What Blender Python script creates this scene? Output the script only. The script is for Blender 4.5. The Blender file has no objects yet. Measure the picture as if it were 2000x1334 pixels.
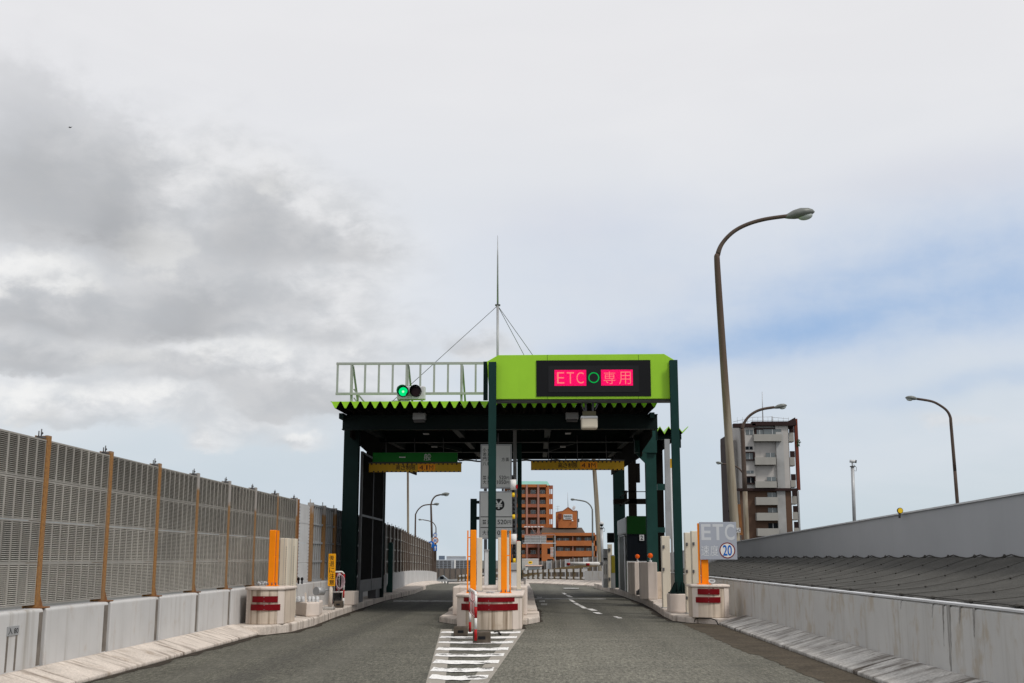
import bpy, math, random
from mathutils import Vector, Matrix
random.seed(7)
C = bpy.data.collections.new('scene'); bpy.context.scene.collection.children.link(C)
SC = bpy.context.scene
R = math.radians

# ------------------------------------------------------------------ camera
F = 2250.0                      # focal length in pixels of a 2000 px wide picture
YAW, PITCH, CAMZ = math.atan(50/F), math.atan(423/F), 1.4
cam = bpy.data.cameras.new('camera'); cam.sensor_width = 36; cam.lens = 36*F/2000
cam.clip_end = 6000; cam.clip_start = .1
camo = bpy.data.objects.new('camera', cam); C.objects.link(camo)
camo.location = (0, 0, CAMZ); camo.rotation_euler = (R(90)+PITCH, 0, YAW)
SC.camera = camo
_f = Vector((-math.sin(YAW)*math.cos(PITCH), math.cos(YAW)*math.cos(PITCH), math.sin(PITCH)))
_r = Vector((math.cos(YAW), math.sin(YAW), 0)); _u = _r.cross(_f)
def ray(x, y): return (_f + _r*((x-1000)/F) - _u*((y-667)/F)).normalized()
def at(x, y, Y):
    """the point at distance Y down the road that is seen at (x, y)"""
    d = ray(x, y); return Vector((0, 0, CAMZ)) + d*(Y/d.y)
def zz(y, Y, x=1050): return at(x, y, Y).z
def xx(x, Y, y=1090): return at(x, y, Y).x

# ------------------------------------------------------------------ sky and sun
SUN_EL, SUN_AZ = R(50), R(130)           # from behind right
w = bpy.data.worlds.new('World'); SC.world = w; w.use_nodes = True
nt = w.node_tree; nt.nodes.clear()
def nd(t, typ, **k):
    n = t.nodes.new(typ)
    for a, b in k.items(): setattr(n, a, b)
    return n
class G:
    """tiny expression helper for node trees"""
    def __init__(s, t): s.t = t
    def sock(s, n, i, v):
        if isinstance(v, bpy.types.NodeSocket): s.t.links.new(v, n.inputs[i])
        else: n.inputs[i].default_value = v
    def m(s, op, a, b=0.0, c=None, clamp=False):
        n = nd(s.t, 'ShaderNodeMath', operation=op, use_clamp=clamp)
        s.sock(n, 0, a)
        if op not in ('EXPONENT', 'ARCSINE', 'ABSOLUTE', 'SQRT'): s.sock(n, 1, b)
        if c is not None: s.sock(n, 2, c)
        return n.outputs[0]
    def sm(s, v, a, b, o0=0.0, o1=1.0, kind='SMOOTHSTEP'):
        n = nd(s.t, 'ShaderNodeMapRange', interpolation_type=kind)
        s.sock(n, 0, v); s.sock(n, 1, a); s.sock(n, 2, b); s.sock(n, 3, o0); s.sock(n, 4, o1)
        return n.outputs[0]
    def mix(s, f, a, b, blend='MIX'):
        n = nd(s.t, 'ShaderNodeMix', data_type='RGBA', blend_type=blend)
        s.sock(n, 0, f)
        for i, v in ((6, a), (7, b)):
            if not isinstance(v, bpy.types.NodeSocket) and len(v) == 3: v = (*v, 1)
            s.sock(n, i, v)
        return n.outputs[2]
    def noise(s, vec, scale, detail=4, rough=.55, dist=0.0):
        n = nd(s.t, 'ShaderNodeTexNoise'); s.sock(n, 'Vector', vec); s.sock(n, 'Scale', scale)
        s.sock(n, 'Detail', detail); s.sock(n, 'Roughness', rough); s.sock(n, 'Distortion', dist)
        return n.outputs[0]
    def mapv(s, vec, scale, loc=(0, 0, 0)):
        n = nd(s.t, 'ShaderNodeMapping'); s.sock(n, 0, vec); n.inputs['Scale'].default_value = scale
        n.inputs['Location'].default_value = loc
        return n.outputs[0]
g = G(nt)
tc = nd(nt, 'ShaderNodeTexCoord'); sep = nd(nt, 'ShaderNodeSeparateXYZ')
nt.links.new(tc.outputs['Generated'], sep.inputs[0])
az = g.m('ARCTAN2', sep.outputs[0], sep.outputs[1]); el = g.m('ARCSINE', sep.outputs[2])
cb = nd(nt, 'ShaderNodeCombineXYZ'); nt.links.new(az, cb.inputs[0]); nt.links.new(el, cb.inputs[1])
AE = cb.outputs[0]
def azel(x, y):
    d = ray(x, y); return math.atan2(d.x, d.y), math.asin(d.z)
def blob(x, y, sx, sy, amp=1.0, a=None, e=None):
    a0, e0 = azel(x, y); a = a or az; e = e or el
    p = g.m('MULTIPLY', g.m('SUBTRACT', a, a0), F/sx); q = g.m('MULTIPLY', g.m('SUBTRACT', e, e0), F/sy)
    s = g.m('ADD', g.m('MULTIPLY', p, p), g.m('MULTIPLY', q, q))
    return g.m('MULTIPLY', g.m('EXPONENT', g.m('MULTIPLY', s, -1.0)), amp)
def total(bl):
    t = bl[0]
    for b in bl[1:]: t = g.m('ADD', t, b)
    return t
def lin(r, gg, b, k=1.0):
    f = lambda c: (c/255/12.92 if c <= 10 else ((c/255+.055)/1.055)**2.4)*k
    return (f(r), f(gg), f(b))
STR = 0.1
skyt = nd(nt, 'ShaderNodeTexSky', sky_type='NISHITA', sun_disc=False, sun_elevation=SUN_EL, sun_rotation=SUN_AZ)
K = 1/STR
n1 = g.noise(g.mapv(AE, (1, 1.6, 1)), 7.5, 7, .55, .2)
n2 = g.noise(g.mapv(AE, (1, 3.2, 1), (3, 1, 0)), 5.0, 6, .5, .5)
n3 = g.noise(g.mapv(AE, (1, 1.7, 1), (7, 2, 0)), 22.0, 6, .6, .2)
n4 = g.noise(g.mapv(AE, (1, 1.2, 1), (2, 9, 0)), 34.0, 7, .6, .1)
# thin veil over the clear sky
h0 = g.sm(el, 0.0, .22); h1 = g.sm(el, .18, .45)
veil = g.mix(h0, lin(201, 213, 220, K), lin(219, 225, 233, K))
veil = g.mix(h1, veil, lin(230, 230, 233, K))
veil = g.mix(g.sm(n2, .35, .7, 0, .28), veil, lin(238, 238, 240, K))
wz = g.m('MULTIPLY', g.m('SUBTRACT', n2, .5), .07)
ba = g.m('ADD', az, wz); be = g.m('ADD', el, g.m('MULTIPLY', g.m('SUBTRACT', n1, .5), .035))
be = g.m('SUBTRACT', be, g.m('MULTIPLY', az, .10))          # streaks climb a little to the right
def tilt(x, y, *k):                                         # the same tilt for the centres
    a0, e0 = azel(x, y); s_ = k
    p = g.m('MULTIPLY', g.m('SUBTRACT', ba, a0), F/s_[0]); q = g.m('MULTIPLY', g.m('SUBTRACT', be, e0-.10*a0), F/s_[1])
    return g.m('MULTIPLY', g.m('EXPONENT', g.m('MULTIPLY', g.m('ADD', g.m('MULTIPLY', p, p), g.m('MULTIPLY', q, q)), -1.0)), s_[2])
blue = total([tilt(1770, 615, 300, 52, .58), tilt(1790, 525, 300, 36, .40), tilt(1440, 655, 250, 34, .50), tilt(1330, 690, 260, 25, .36),
              tilt(1930, 745, 190, 20, .36), tilt(1620, 600, 560, 150, .26), tilt(1900, 430, 320, 70, .22), tilt(1150, 480, 260, 90, .12), tilt(1980, 560, 120, 90, .25), tilt(1000, 950, 900, 120, .12)])
blue = g.m('MULTIPLY', blue, g.m('MULTIPLY', g.sm(n2, .28, .66, .55, 1.1), g.sm(n4, .3, .7, .85, 1.1)))
clear = g.mix(.85, skyt.outputs[0], lin(138, 178, 226, K))
base = g.mix(g.m('SUBTRACT', 1.0, g.m('EXPONENT', g.m('MULTIPLY', blue, -1.25))), veil, clear)
base = g.mix(g.sm(total([blob(1850, 340, 300, 60, .6), blob(1100, 430, 260, 80, .5), blob(1250, 560, 200, 50, .3)]), 0, 1, 0, .5), base, lin(206, 208, 220, K))
# cumulus on the left: soft tops, dark flat bellies
wa = g.m('ADD', az, g.m('ADD', g.m('MULTIPLY', g.m('SUBTRACT', n3, .5), .035), g.m('MULTIPLY', g.m('SUBTRACT', n1, .5), .10)))
we = g.m('ADD', el, g.m('ADD', g.m('MULTIPLY', g.m('SUBTRACT', n3, .5), .030), g.m('MULTIPLY', g.m('SUBTRACT', g.noise(g.mapv(AE, (1, 1.4, 1), (11, 5, 0)), 9.0, 6, .55), .5), .055)))
def belly(x, y, sx, su, sd_, amp):
    a0, e0 = azel(x, y); p = g.m('MULTIPLY', g.m('SUBTRACT', wa, a0), F/sx); dy = g.m('SUBTRACT', we, e0)
    q = g.m('ADD', g.m('MULTIPLY', g.m('MAXIMUM', dy, 0), F/su), g.m('MULTIPLY', g.m('MINIMUM', dy, 0), F/sd_))
    return g.m('MULTIPLY', g.m('EXPONENT', g.m('MULTIPLY', g.m('ADD', g.m('MULTIPLY', p, p), g.m('MULTIPLY', q, q)), -1.0)), amp)
soft = total([belly(150, 600, 420, 420, 120, .75), belly(430, 620, 380, 220, 140, .7), belly(560, 470, 240, 130, 60, .5), belly(250, 820, 330, 90, 40, .35), belly(600, 780, 260, 100, 50, .4), belly(950, 690, 90, 50, 30, .5), belly(420, 865, 60, 25, 18, .4), belly(585, 865, 70, 30, 18, .45), belly(1900, 825, 60, 22, 12, .45)])
sv = g.sm(g.m('ADD', soft, g.m('MULTIPLY', g.m('SUBTRACT', n1, .5), .9)), .15, .7)
tex = g.sm(n3, .3, .7)
base = g.mix(g.m('MULTIPLY', sv, .8), base, g.mix(tex, lin(206, 208, 211, K), lin(232, 232, 233, K)))
wht = total([belly(300, 480, 60, 55, 45, .9), belly(60, 525, 120, 35, 40, .75), belly(230, 690, 120, 40, 30, .5), belly(420, 690, 70, 55, 40, .4), belly(60, 800, 120, 40, 30, .4), belly(500, 335, 110, 25, 40, .3), belly(700, 690, 60, 30, 40, .3), belly(100, 760, 120, 28, 24, .42), belly(330, 780, 110, 26, 22, .42), belly(540, 690, 80, 40, 26, .42), belly(560, 370, 60, 18, 24, .35), belly(180, 560, 80, 16, 22, .35), belly(420, 850, 50, 20, 20, .4), belly(585, 850, 60, 22, 20, .45)])
wm = g.sm(g.m('ADD', wht, g.m('MULTIPLY', g.m('SUBTRACT', n4, .5), 1.1)), .20, .62)
base = g.mix(g.m('MULTIPLY', wm, g.m('MULTIPLY', g.sm(n3, .32, .62, .45, 1.0), .78)), base, lin(245, 245, 244, K))
drk = total([belly(110, 440, 200, 200, 46, .68), belly(225, 480, 65, 150, 30, .5), belly(10, 300, 120, 170, 100, .36), belly(520, 405, 95, 85, 60, .42), belly(610, 492, 170, 70, 30, .50), belly(450, 480, 90, 50, 38, .3),
             belly(90, 622, 240, 52, 24, .72), belly(375, 640, 85, 78, 19, .62), belly(35, 705, 115, 45, 16, .66), belly(560, 790, 120, 60, 20, .42), belly(370, 740, 140, 45, 22, .34), belly(905, 685, 70, 40, 24, .34), belly(250, 690, 120, 30, 20, .3),
             belly(620, 660, 140, 50, 28, .3), belly(440, 575, 250, 60, 36, .42), belly(700, 790, 80, 40, 22, .34), belly(150, 822, 160, 40, 18, .3), belly(420, 866, 60, 16, 9, .22), belly(585, 866, 70, 18, 9, .22)])
dm = g.sm(g.m('ADD', drk, g.m('MULTIPLY', g.m('SUBTRACT', n4, .5), .34)), .10, .34)
dv = g.m('MULTIPLY', dm, g.m('ADD', .09, g.m('MULTIPLY', drk, g.m('ADD', .28, g.m('MULTIPLY', n3, .50)))))
base = g.mix(g.m('MINIMUM', dv, .9), base, lin(140, 143, 148, K))
bg = nd(nt, 'ShaderNodeBackground'); bg.inputs[1].default_value = STR
nt.links.new(base, bg.inputs[0])
wo = nd(nt, 'ShaderNodeOutputWorld'); nt.links.new(bg.outputs[0], wo.inputs[0])
sun = bpy.data.lights.new('sun', 'SUN'); sun.energy = 2.0; sun.angle = R(12); sun.color = (1, .95, .88)
so = bpy.data.objects.new('sun', sun); C.objects.link(so)
sd = Vector((math.sin(SUN_AZ)*math.cos(SUN_EL), math.cos(SUN_AZ)*math.cos(SUN_EL), math.sin(SUN_EL)))
so.rotation_euler = sd.to_track_quat('Z', 'Y').to_euler()
SC.view_settings.view_transform = 'Standard'; SC.view_settings.look = 'None'
SC.view_settings.exposure = 0.0; SC.view_settings.gamma = 1

# ------------------------------------------------------------------ materials
def surf(name, col, rough=.6, var=.12, scale=2.0, streak=0.0, scol=(.12, .09, .07), stain=0.0, stcol=(.2, .12, .06),
         grain=0.0, gscale=60, metal=0.0, bump=0.0, bscale=40, rand=0.0, spec=.18, sscale=6.0, svec=None, s0=.5, s1=.72, t0=.54, t1=.74):
    m = bpy.data.materials.new(name); m.use_nodes = True; t = m.node_tree; q = G(t)
    b = t.nodes['Principled BSDF']; pos = nd(t, 'ShaderNodeNewGeometry').outputs['Position']
    c = (*col, 1)
    n = q.noise(pos, scale, 5)
    v = q.sm(n, .25, .75, 1-var, 1+var, 'LINEAR')
    if rand:
        oi = nd(t, 'ShaderNodeObjectInfo').outputs['Random']
        v = q.m('MULTIPLY', v, q.sm(oi, 0, 1, 1-rand, 1+rand, 'LINEAR'))
    if grain:
        gn = q.noise(pos, gscale, 2, .7); v = q.m('MULTIPLY', v, q.sm(gn, .3, .7, 1-grain, 1+grain, 'LINEAR'))
    out = q.mix(1.0, c, v, 'MULTIPLY')
    if streak:
        sn = q.noise(q.mapv(pos, svec or (sscale, sscale, .22)), 1.0, 5, .6)
        s2 = q.noise(pos, .9, 3)
        out = q.mix(q.m('MULTIPLY', q.sm(sn, s0, s1, 0, streak), q.sm(s2, .35, .65, .25, 1)), out, scol)
    if stain:
        sn = q.noise(q.mapv(pos, (1, 1, .6), (5, 3, 1)), 3.2, 7, .65, .3)
        out = q.mix(q.sm(sn, t0, t1, 0, stain), out, stcol)
    t.links.new(out, b.inputs['Base Color'])
    b.inputs['Roughness'].default_value = rough; b.inputs['Metallic'].default_value = metal
    b.inputs['Specular IOR Level'].default_value = spec
    if bump:
        bn = nd(t, 'ShaderNodeBump'); bn.inputs['Strength'].default_value = bump; bn.inputs['Distance'].default_value = .01
        t.links.new(q.noise(pos, bscale, 4), bn.inputs['Height']); t.links.new(bn.outputs[0], b.inputs['Normal'])
    return m
def worn_(name):
    m = bpy.data.materials.new(name); m.use_nodes = True; t = m.node_tree; q = G(t)
    b = t.nodes['Principled BSDF']; pos = nd(t, 'ShaderNodeNewGeometry').outputs['Position']
    n = q.noise(q.mapv(pos, (20, 20, 1.2)), 1.0, 5, .65)
    t.links.new(q.mix(q.sm(n, .35, .62), (.48, .475, .46), (.22, .21, .195)), b.inputs['Base Color']); b.inputs['Roughness'].default_value = .8
    b.inputs['Specular IOR Level'].default_value = .15
    return m
def glow(name, col, strength, var=0.0, scale=60):
    m = bpy.data.materials.new(name); m.use_nodes = True; t = m.node_tree; q = G(t)
    b = t.nodes['Principled BSDF']; b.inputs['Base Color'].default_value = (.005, .005, .005, 1); b.inputs['Specular IOR Level'].default_value = 0; b.inputs['Roughness'].default_value = 1
    pos = nd(t, 'ShaderNodeNewGeometry').outputs['Position']
    v = q.sm(q.noise(pos, scale, 2), .3, .7, 1-var, 1+var, 'LINEAR')
    t.links.new(q.mix(1.0, (*col, 1), v, 'MULTIPLY'), b.inputs['Emission Color'])
    b.inputs['Emission Strength'].default_value = strength
    return m
M = {}
M['asphalt_plain'] = surf('asphalt_plain', (.08, .078, .072), .9, .2, 1.0, grain=.3)
M['wall'] = surf('painted_concrete', (.52, .515, .51), .75, .08, 1.5, streak=.6, scol=(.27, .24, .20), stain=.4, stcol=(.36, .27, .19), bump=.15, rand=.05)
M['wallgray'] = surf('gray_painted_concrete', (.53, .525, .51), .7, .07, 1.2, streak=.45, scol=(.30, .27, .22), stain=.55, t0=.50, t1=.68, stcol=(.38, .30, .20), bump=.12, bscale=25)
M['wallgray2'] = surf('gray_ramp_concrete', (.36, .37, .385), .75, .05, .8, streak=.12, scol=(.24, .24, .24), bump=.1)
M['kerb'] = surf('kerb_concrete', (.60, .535, .475), .85, .18, 2.5, streak=.8, scol=(.14, .105, .08), stain=.6, stcol=(.25, .175, .11), grain=.15, gscale=40, bump=.4, svec=(.9, 6.0, 1.2), s0=.50, s1=.62)
M['kerbdark'] = surf('weathered_kerb_concrete', (.47, .455, .43), .9, .25, 3, streak=.95, scol=(.085, .07, .058), stain=.9, stcol=(.11, .09, .07), grain=.22, gscale=30, bump=.7, svec=(1.1, 4.6, 1.0), s0=.44, s1=.60)
M['footing'] = surf('old_concrete_foot', (.10, .082, .065), .9, .3, 8, stain=.5, stcol=(.06, .05, .04), bump=.4)
M['dripsoft'] = worn_('soft_drip_stain')
M['drip'] = surf('dark_drip_stain', (.17, .15, .13), .9, .3, 6)
M['block'] = surf('cream_concrete', (.66, .58, .52), .8, .07, 2.0, streak=.45, scol=(.22, .16, .11), stain=.2, stcol=(.4, .3, .2), bump=.15, sscale=8)
M['blockdirty'] = surf('stained_cream_concrete', (.60, .51, .42), .85, .12, 2.0, streak=.9, scol=(.17, .12, .075), stain=.5, stcol=(.30, .21, .13), bump=.2, sscale=9, s0=.46, s1=.64)
M['red'] = surf('dark_red_reflector', (.17, .003, .007), .35, .12, 5, stain=.15, stcol=(.12, .01, .01))
M['redpaint'] = surf('red_paint', (.40, .012, .014), .5, .15, 6)
M['white'] = surf('white_paint', (.72, .71, .69), .5, .08, 4, stain=.2, stcol=(.4, .32, .25))
M['cream'] = surf('cream_steel', (.66, .60, .49), .45, .05, 2, streak=.2, scol=(.4, .32, .22))
M['orange'] = surf('orange_paint', (.92, .26, .004), .45, .08, 4, streak=.15, scol=(.5, .12, .01))
M['green'] = surf('dark_green_steel', (.012, .052, .045), .45, .15, 2, streak=.15, scol=(.01, .03, .03))
M['greenblack'] = surf('blackish_green_steel', (.004, .015, .0135), .5, .2, 2, spec=.1)
M['beam'] = surf('dark_green_beam', (.003, .010, .009), .55, .2, 1.5)
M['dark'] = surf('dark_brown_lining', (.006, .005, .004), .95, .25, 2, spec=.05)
M['black'] = surf('black_plastic', (.005, .005, .006), .4, .1, 3)
M['lime'] = surf('lime_green_paint', (.31, .60, .034), .4, .06, 1.2, streak=.14, scol=(.15, .3, .02))
M['gray'] = surf('gray_galvanised_steel', (.36, .37, .38), .45, .12, 3, metal=.25, stain=.15, stcol=(.28, .2, .13))
M['lightgray'] = surf('light_gray_steel', (.55, .56, .57), .5, .08, 3, streak=.12)
M['dgray'] = surf('dark_gray_steel', (.10, .10, .105), .5, .2, 3)
M['slat'] = surf('pale_louvre_slat', (.56, .535, .485), .5, .15, 1.5, streak=.2, scol=(.18, .15, .12), rand=.08)
M['louvre'] = surf('weathered_aluminium', (.29, .275, .25), .55, .15, 1.5, streak=.25, scol=(.14, .12, .10), rand=.1)
M['louvrefar'] = surf('brownish_barrier_sheet', (.16, .135, .115), .7, .12, 1.0, streak=.3, scol=(.09, .07, .06), rand=.08)
M['louvredark'] = surf('dark_barrier_backing', (.15, .14, .125), .8, .2, 2)
M['rail'] = surf('pale_gray_green_rail', (.34, .37, .33), .5, .1, 3, stain=.15)
M['signgreen'] = surf('sign_green', (.002, .15, .010), .45, .05, 2)
M['yellow'] = surf('dull_yellow_plate', (.62, .36, .02), .5, .1, 3, streak=.2, scol=(.2, .12, .02))
M['yelloworange'] = surf('reflective_orange', (.95, .34, .01), .4, .06, 5)
M['brightyellow'] = surf('bright_yellow', (.8, .52, .02), .45, .06, 4)
M['signyellow'] = surf('sign_yellow', (.85, .38, .01), .45, .06, 4)
M['signgray'] = surf('sign_gray_white', (.58, .59, .575), .45, .05, 1.5)
M['signface'] = surf('aged_sign_face', (.36, .385, .44), .4, .03, 1.5)
M['ghost'] = surf('faded_reflective_white', (.54, .56, .585), .4, .03, 2)
M['ink'] = surf('black_ink', (.012, .012, .014), .5, .1, 4)
M['blue'] = surf('sign_blue', (.01, .13, .48), .4, .05, 3)
M['rust'] = surf('rusty_steel', (.22, .10, .04), .85, .3, 4, streak=.4, scol=(.08, .035, .018), bump=.2)
M['glass'] = surf('dark_glass', (.006, .008, .011), .3, .1, 1, spec=.08)
M['greenpost'] = surf('dark_green_post', (.008, .034, .030), .5, .15, 2, spec=.12)
M['boothgreen'] = surf('deep_green_booth', (.001, .030, .002), .5, .1, 2, spec=.12)
M['clearglass'] = surf('grey_window_glass', (.10, .115, .12), .12, .3, .4, spec=.7)
M['net'] = surf('grey_safety_net', (.072, .070, .064), .95, .3, 2.0, grain=.45, gscale=55, bump=.5, bscale=80)
M['cord'] = surf('net_cord', (.055, .052, .047), .9, .3, 20)
M['lampgray'] = surf('lamp_gray', (.17, .18, .17), .45, .12, 6, metal=.2)
M['lens'] = surf('lamp_lens', (.42, .46, .44), .1, .15, 12, spec=.8)
M['pole'] = surf('weathered_pole_paint', (.26, .225, .175), .6, .15, 1.2, streak=.35, scol=(.12, .075, .045))
def pole_mat():
    m = bpy.data.materials.new('weathered_pole'); m.use_nodes = True; t = m.node_tree; q = G(t)
    b = t.nodes['Principled BSDF']; pos = nd(t, 'ShaderNodeNewGeometry').outputs['Position']
    sp = nd(t, 'ShaderNodeSeparateXYZ'); t.links.new(pos, sp.inputs[0]); n = q.noise(q.mapv(pos, (5, 5, .4)), 1.0, 5, .6)
    k = q.sm(q.m('ADD', sp.outputs[2], q.m('MULTIPLY', q.m('SUBTRACT', n, .5), 5.0)), 4.0, 11.0)
    c = q.mix(q.sm(n, .4, .65), (.30, .265, .205), (.20, .16, .11))
    t.links.new(q.mix(k, c, (.085, .056, .042)), b.inputs['Base Color']); b.inputs['Roughness'].default_value = .65; b.inputs['Specular IOR Level'].default_value = .2
    return m
M['pole'] = pole_mat()
M['poledark'] = surf('dark_rusted_pole', (.085, .062, .05), .7, .25, 3, streak=.5, scol=(.06, .03, .02))
M['brick'] = surf('orange_brick_tile', (.40, .135, .045), .8, .12, .5, grain=.1, gscale=4, streak=.12, scol=(.2, .06, .02))
M['brickdark'] = surf('dull_red_brick_tile', (.31, .11, .065), .8, .12, .5, grain=.08, gscale=3)
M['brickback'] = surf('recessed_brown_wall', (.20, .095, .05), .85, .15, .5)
M['pillar'] = surf('brownish_pink_pillar', (.34, .18, .145), .8, .1, .5)
M['teal'] = surf('teal_copper_roof', (.20, .42, .36), .6, .08, .5)
M['roofbrown'] = surf('brown_slate_roof', (.085, .062, .048), .8, .15, .6)
M['tile'] = surf('off_white_tile', (.44, .42, .40), .7, .06, .4, streak=.45, scol=(.25, .24, .22), sscale=.7)
M['tilegray'] = surf('stained_gray_render', (.34, .34, .335), .8, .22, .35, streak=.4, scol=(.2, .2, .2), sscale=.5)
M['parapet'] = surf('balcony_parapet', (.33, .32, .295), .8, .07, .6, streak=.2, scol=(.22, .21, .2), sscale=.8)
M['brown'] = surf('brown_tile', (.105, .062, .042), .8, .12, .6)
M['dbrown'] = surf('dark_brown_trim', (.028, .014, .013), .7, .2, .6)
M['redbrown'] = surf('red_brown_tile', (.16, .04, .025), .8, .15, .6)
M['cityblock'] = surf('distant_gray_render', (.36, .38, .41), .8, .1, .1)
M['cityblue'] = surf('distant_blue_gray', (.14, .18, .24), .6, .1, .1)
M['ground'] = surf('city_ground', (.12, .12, .11), .9, .3, .02)
M['gutter'] = surf('dirty_gutter', (.070, .057, .041), .95, .4, 2.2, grain=.45, gscale=25, bump=.5, stain=.6, stcol=(.034, .028, .021))
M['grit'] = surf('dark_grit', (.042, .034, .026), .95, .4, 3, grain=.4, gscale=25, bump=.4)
M['guardrail'] = surf('rusty_guardrail_brown', (.14, .10, .05), .7, .3, .8)
M['woodpost'] = surf('brown_guardrail_post', (.10, .075, .045), .8, .3, 3)
M['truckwhite'] = surf('silver_truck_body', (.42, .42, .40), .35, .06, 1)
M['pink'] = surf('pale_pink_trim', (.75, .52, .42), .5, .05, 1)
M['leaf'] = surf('leaf_green', (.03, .07, .02), .8, .3, 5)
M['ledpink'] = glow('led_pink', (1.0, .004, .13), 1.0, .35, 45)
M['ledtext'] = glow('led_salmon', (1.0, .22, .20), 1.0, .25, 60)
M['ledgreen'] = glow('led_green', (.0, .42, .07), .9, .5, 60)
M['siggreen'] = glow('signal_green', (.0, .75, .20), 1.1, .15, 90)
M['sigcore'] = glow('signal_green_core', (.55, 1.0, .6), 1.0)
M['sigred'] = surf('unlit_red_lens', (.035, .004, .006), .3, .3, 40)
M['amber'] = surf('orange_beacon', (.85, .12, .004), .35, .08, 8)
M['rope'] = surf('pinkish_rope', (.45, .33, .36), .8, .3, 30)
M['olivegray'] = surf('olive_gray_steel', (.11, .10, .06), .6, .1, 3)
M['olive'] = surf('olive_yellow_panel', (.25, .21, .02), .6, .1, 3)

def asphalt():
    m = bpy.data.materials.new('asphalt'); m.use_nodes = True; t = m.node_tree; q = G(t)
    b = t.nodes['Principled BSDF']; pos = nd(t, 'ShaderNodeNewGeometry').outputs['Position']
    fine = q.noise(pos, 48, 3, .75); mid = q.noise(pos, 13, 4, .6); big = q.noise(pos, .8, 5, .6)
    lane = q.noise(q.mapv(pos, (2.2, .05, 1)), 1.0, 3)
    cross = q.noise(q.mapv(pos, (.35, 7.0, 1), (2, 0, 0)), 1.0, 5, .65)
    v = q.sm(fine, .33, .68, .30, 1.85, 'LINEAR')
    v = q.m('MULTIPLY', v, q.sm(mid, .3, .7, .82, 1.18, 'LINEAR'))
    g1 = q.noise(pos, 10, 4, .75); g2 = q.noise(q.mapv(pos, (26, 4.2, 1), (4, 2, 0)), 1.0, 3, .8)
    v = q.m('MULTIPLY', v, q.m('MULTIPLY', q.sm(g1, .3, .7, .72, 1.28, 'LINEAR'), q.sm(g2, .3, .7, .40, 1.75, 'LINEAR')))
    v = q.m('MULTIPLY', v, q.sm(big, .3, .7, .82, 1.15, 'LINEAR'))
    v = q.m('MULTIPLY', v, q.sm(lane, .3, .7, .86, 1.14, 'LINEAR'))
    out = q.mix(1.0, (.087, .084, .067, 1), v, 'MULTIPLY')
    sx0 = nd(t, 'ShaderNodeSeparateXYZ'); t.links.new(pos, sx0.inputs[0])
    wob = q.m('MULTIPLY', q.m('SUBTRACT', q.noise(q.mapv(pos, (.3, .12, 1)), 1.0, 3), .5), .5)
    def band(c, wd):                      # a worn or oily line along the lane
        d = q.m('ABSOLUTE', q.m('SUBTRACT', q.m('ADD', sx0.outputs[0], wob), c)); return q.sm(d, wd, wd*.3)
    oil = q.m('ADD', band(-3.55, .38), band(1.62, .38))
    out = q.mix(q.m('MULTIPLY', oil, q.sm(big, .35, .65, .15, .55)), out, (.045, .043, .038))
    trk = q.m('ADD', q.m('ADD', band(-4.3, .35), band(-2.8, .35)), q.m('ADD', band(.85, .4), band(2.4, .35)))
    out = q.mix(q.m('MULTIPLY', trk, .3), out, (.125, .12, .10))
    lite = q.m('MULTIPLY', q.m('MULTIPLY', q.sm(sx0.outputs[0], -1.2, .2), q.sm(sx0.outputs[0], 2.9, 1.4)), q.sm(sx0.outputs[1], 27, 17))
    out = q.mix(q.m('MULTIPLY', lite, q.sm(mid, .3, .7, .35, .9)), out, q.mix(1.0, (.15, .145, .118, 1), v, 'MULTIPLY'))
    blot = q.noise(pos, 1.7, 6, .7)
    out = q.mix(q.sm(blot, .60, .72, 0, .5), out, (.04, .038, .033))
    # worn scratches across the lane in front of the barrier island
    sepx = nd(t, 'ShaderNodeSeparateXYZ'); t.links.new(pos, sepx.inputs[0])
    reg = q.m('MULTIPLY', q.sm(sepx.outputs[0], -.7, .0), q.sm(sepx.outputs[1], 27, 21))
    out = q.mix(q.m('MULTIPLY', q.sm(cross, .5, .68, 0, .55), reg), out, (.19, .175, .14))
    sp = nd(t, 'ShaderNodeTexVoronoi'); t.links.new(pos, sp.inputs['Vector']); sp.inputs['Scale'].default_value = 42
    out = q.mix(q.sm(sp.outputs[0], .0, .2, .7, 0), out, (.33, .315, .27))
    t.links.new(out, b.inputs['Base Color']); b.inputs['Roughness'].default_value = .88
    b.inputs['Specular IOR Level'].default_value = .3
    bn = nd(t, 'ShaderNodeBump'); bn.inputs['Strength'].default_value = .6; bn.inputs['Distance'].default_value = .008
    t.links.new(fine, bn.inputs['Height']); t.links.new(bn.outputs[0], b.inputs['Normal'])
    return m
M['asphalt'] = asphalt()
def worn(name, col, keep0, keep1, scale, under=(.09, .086, .078)):
    m = bpy.data.materials.new(name); m.use_nodes = True; t = m.node_tree; q = G(t)
    b = t.nodes['Principled BSDF']; pos = nd(t, 'ShaderNodeNewGeometry').outputs['Position']
    n = q.noise(pos, scale, 6, .7); n2 = q.noise(pos, 45, 3, .7)
    v = q.m('ADD', n, q.m('MULTIPLY', q.m('SUBTRACT', n2, .5), .25))
    out = q.mix(q.sm(v, keep0, keep1), under, col)
    out = q.mix(1.0, out, q.sm(n2, .3, .7, .7, 1.25, 'LINEAR'), 'MULTIPLY')
    t.links.new(out, b.inputs['Base Color']); b.inputs['Roughness'].default_value = .8
    return m
M['mark'] = worn('worn_white_line', (.82, .81, .79), .40, .45, 2.2)
M['oldmark'] = worn('old_tan_line', (.31, .285, .245), .22, .46, 2.5)
M['fadedmark'] = worn('faded_white_line', (.42, .42, .40), .42, .6, 4)
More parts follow.
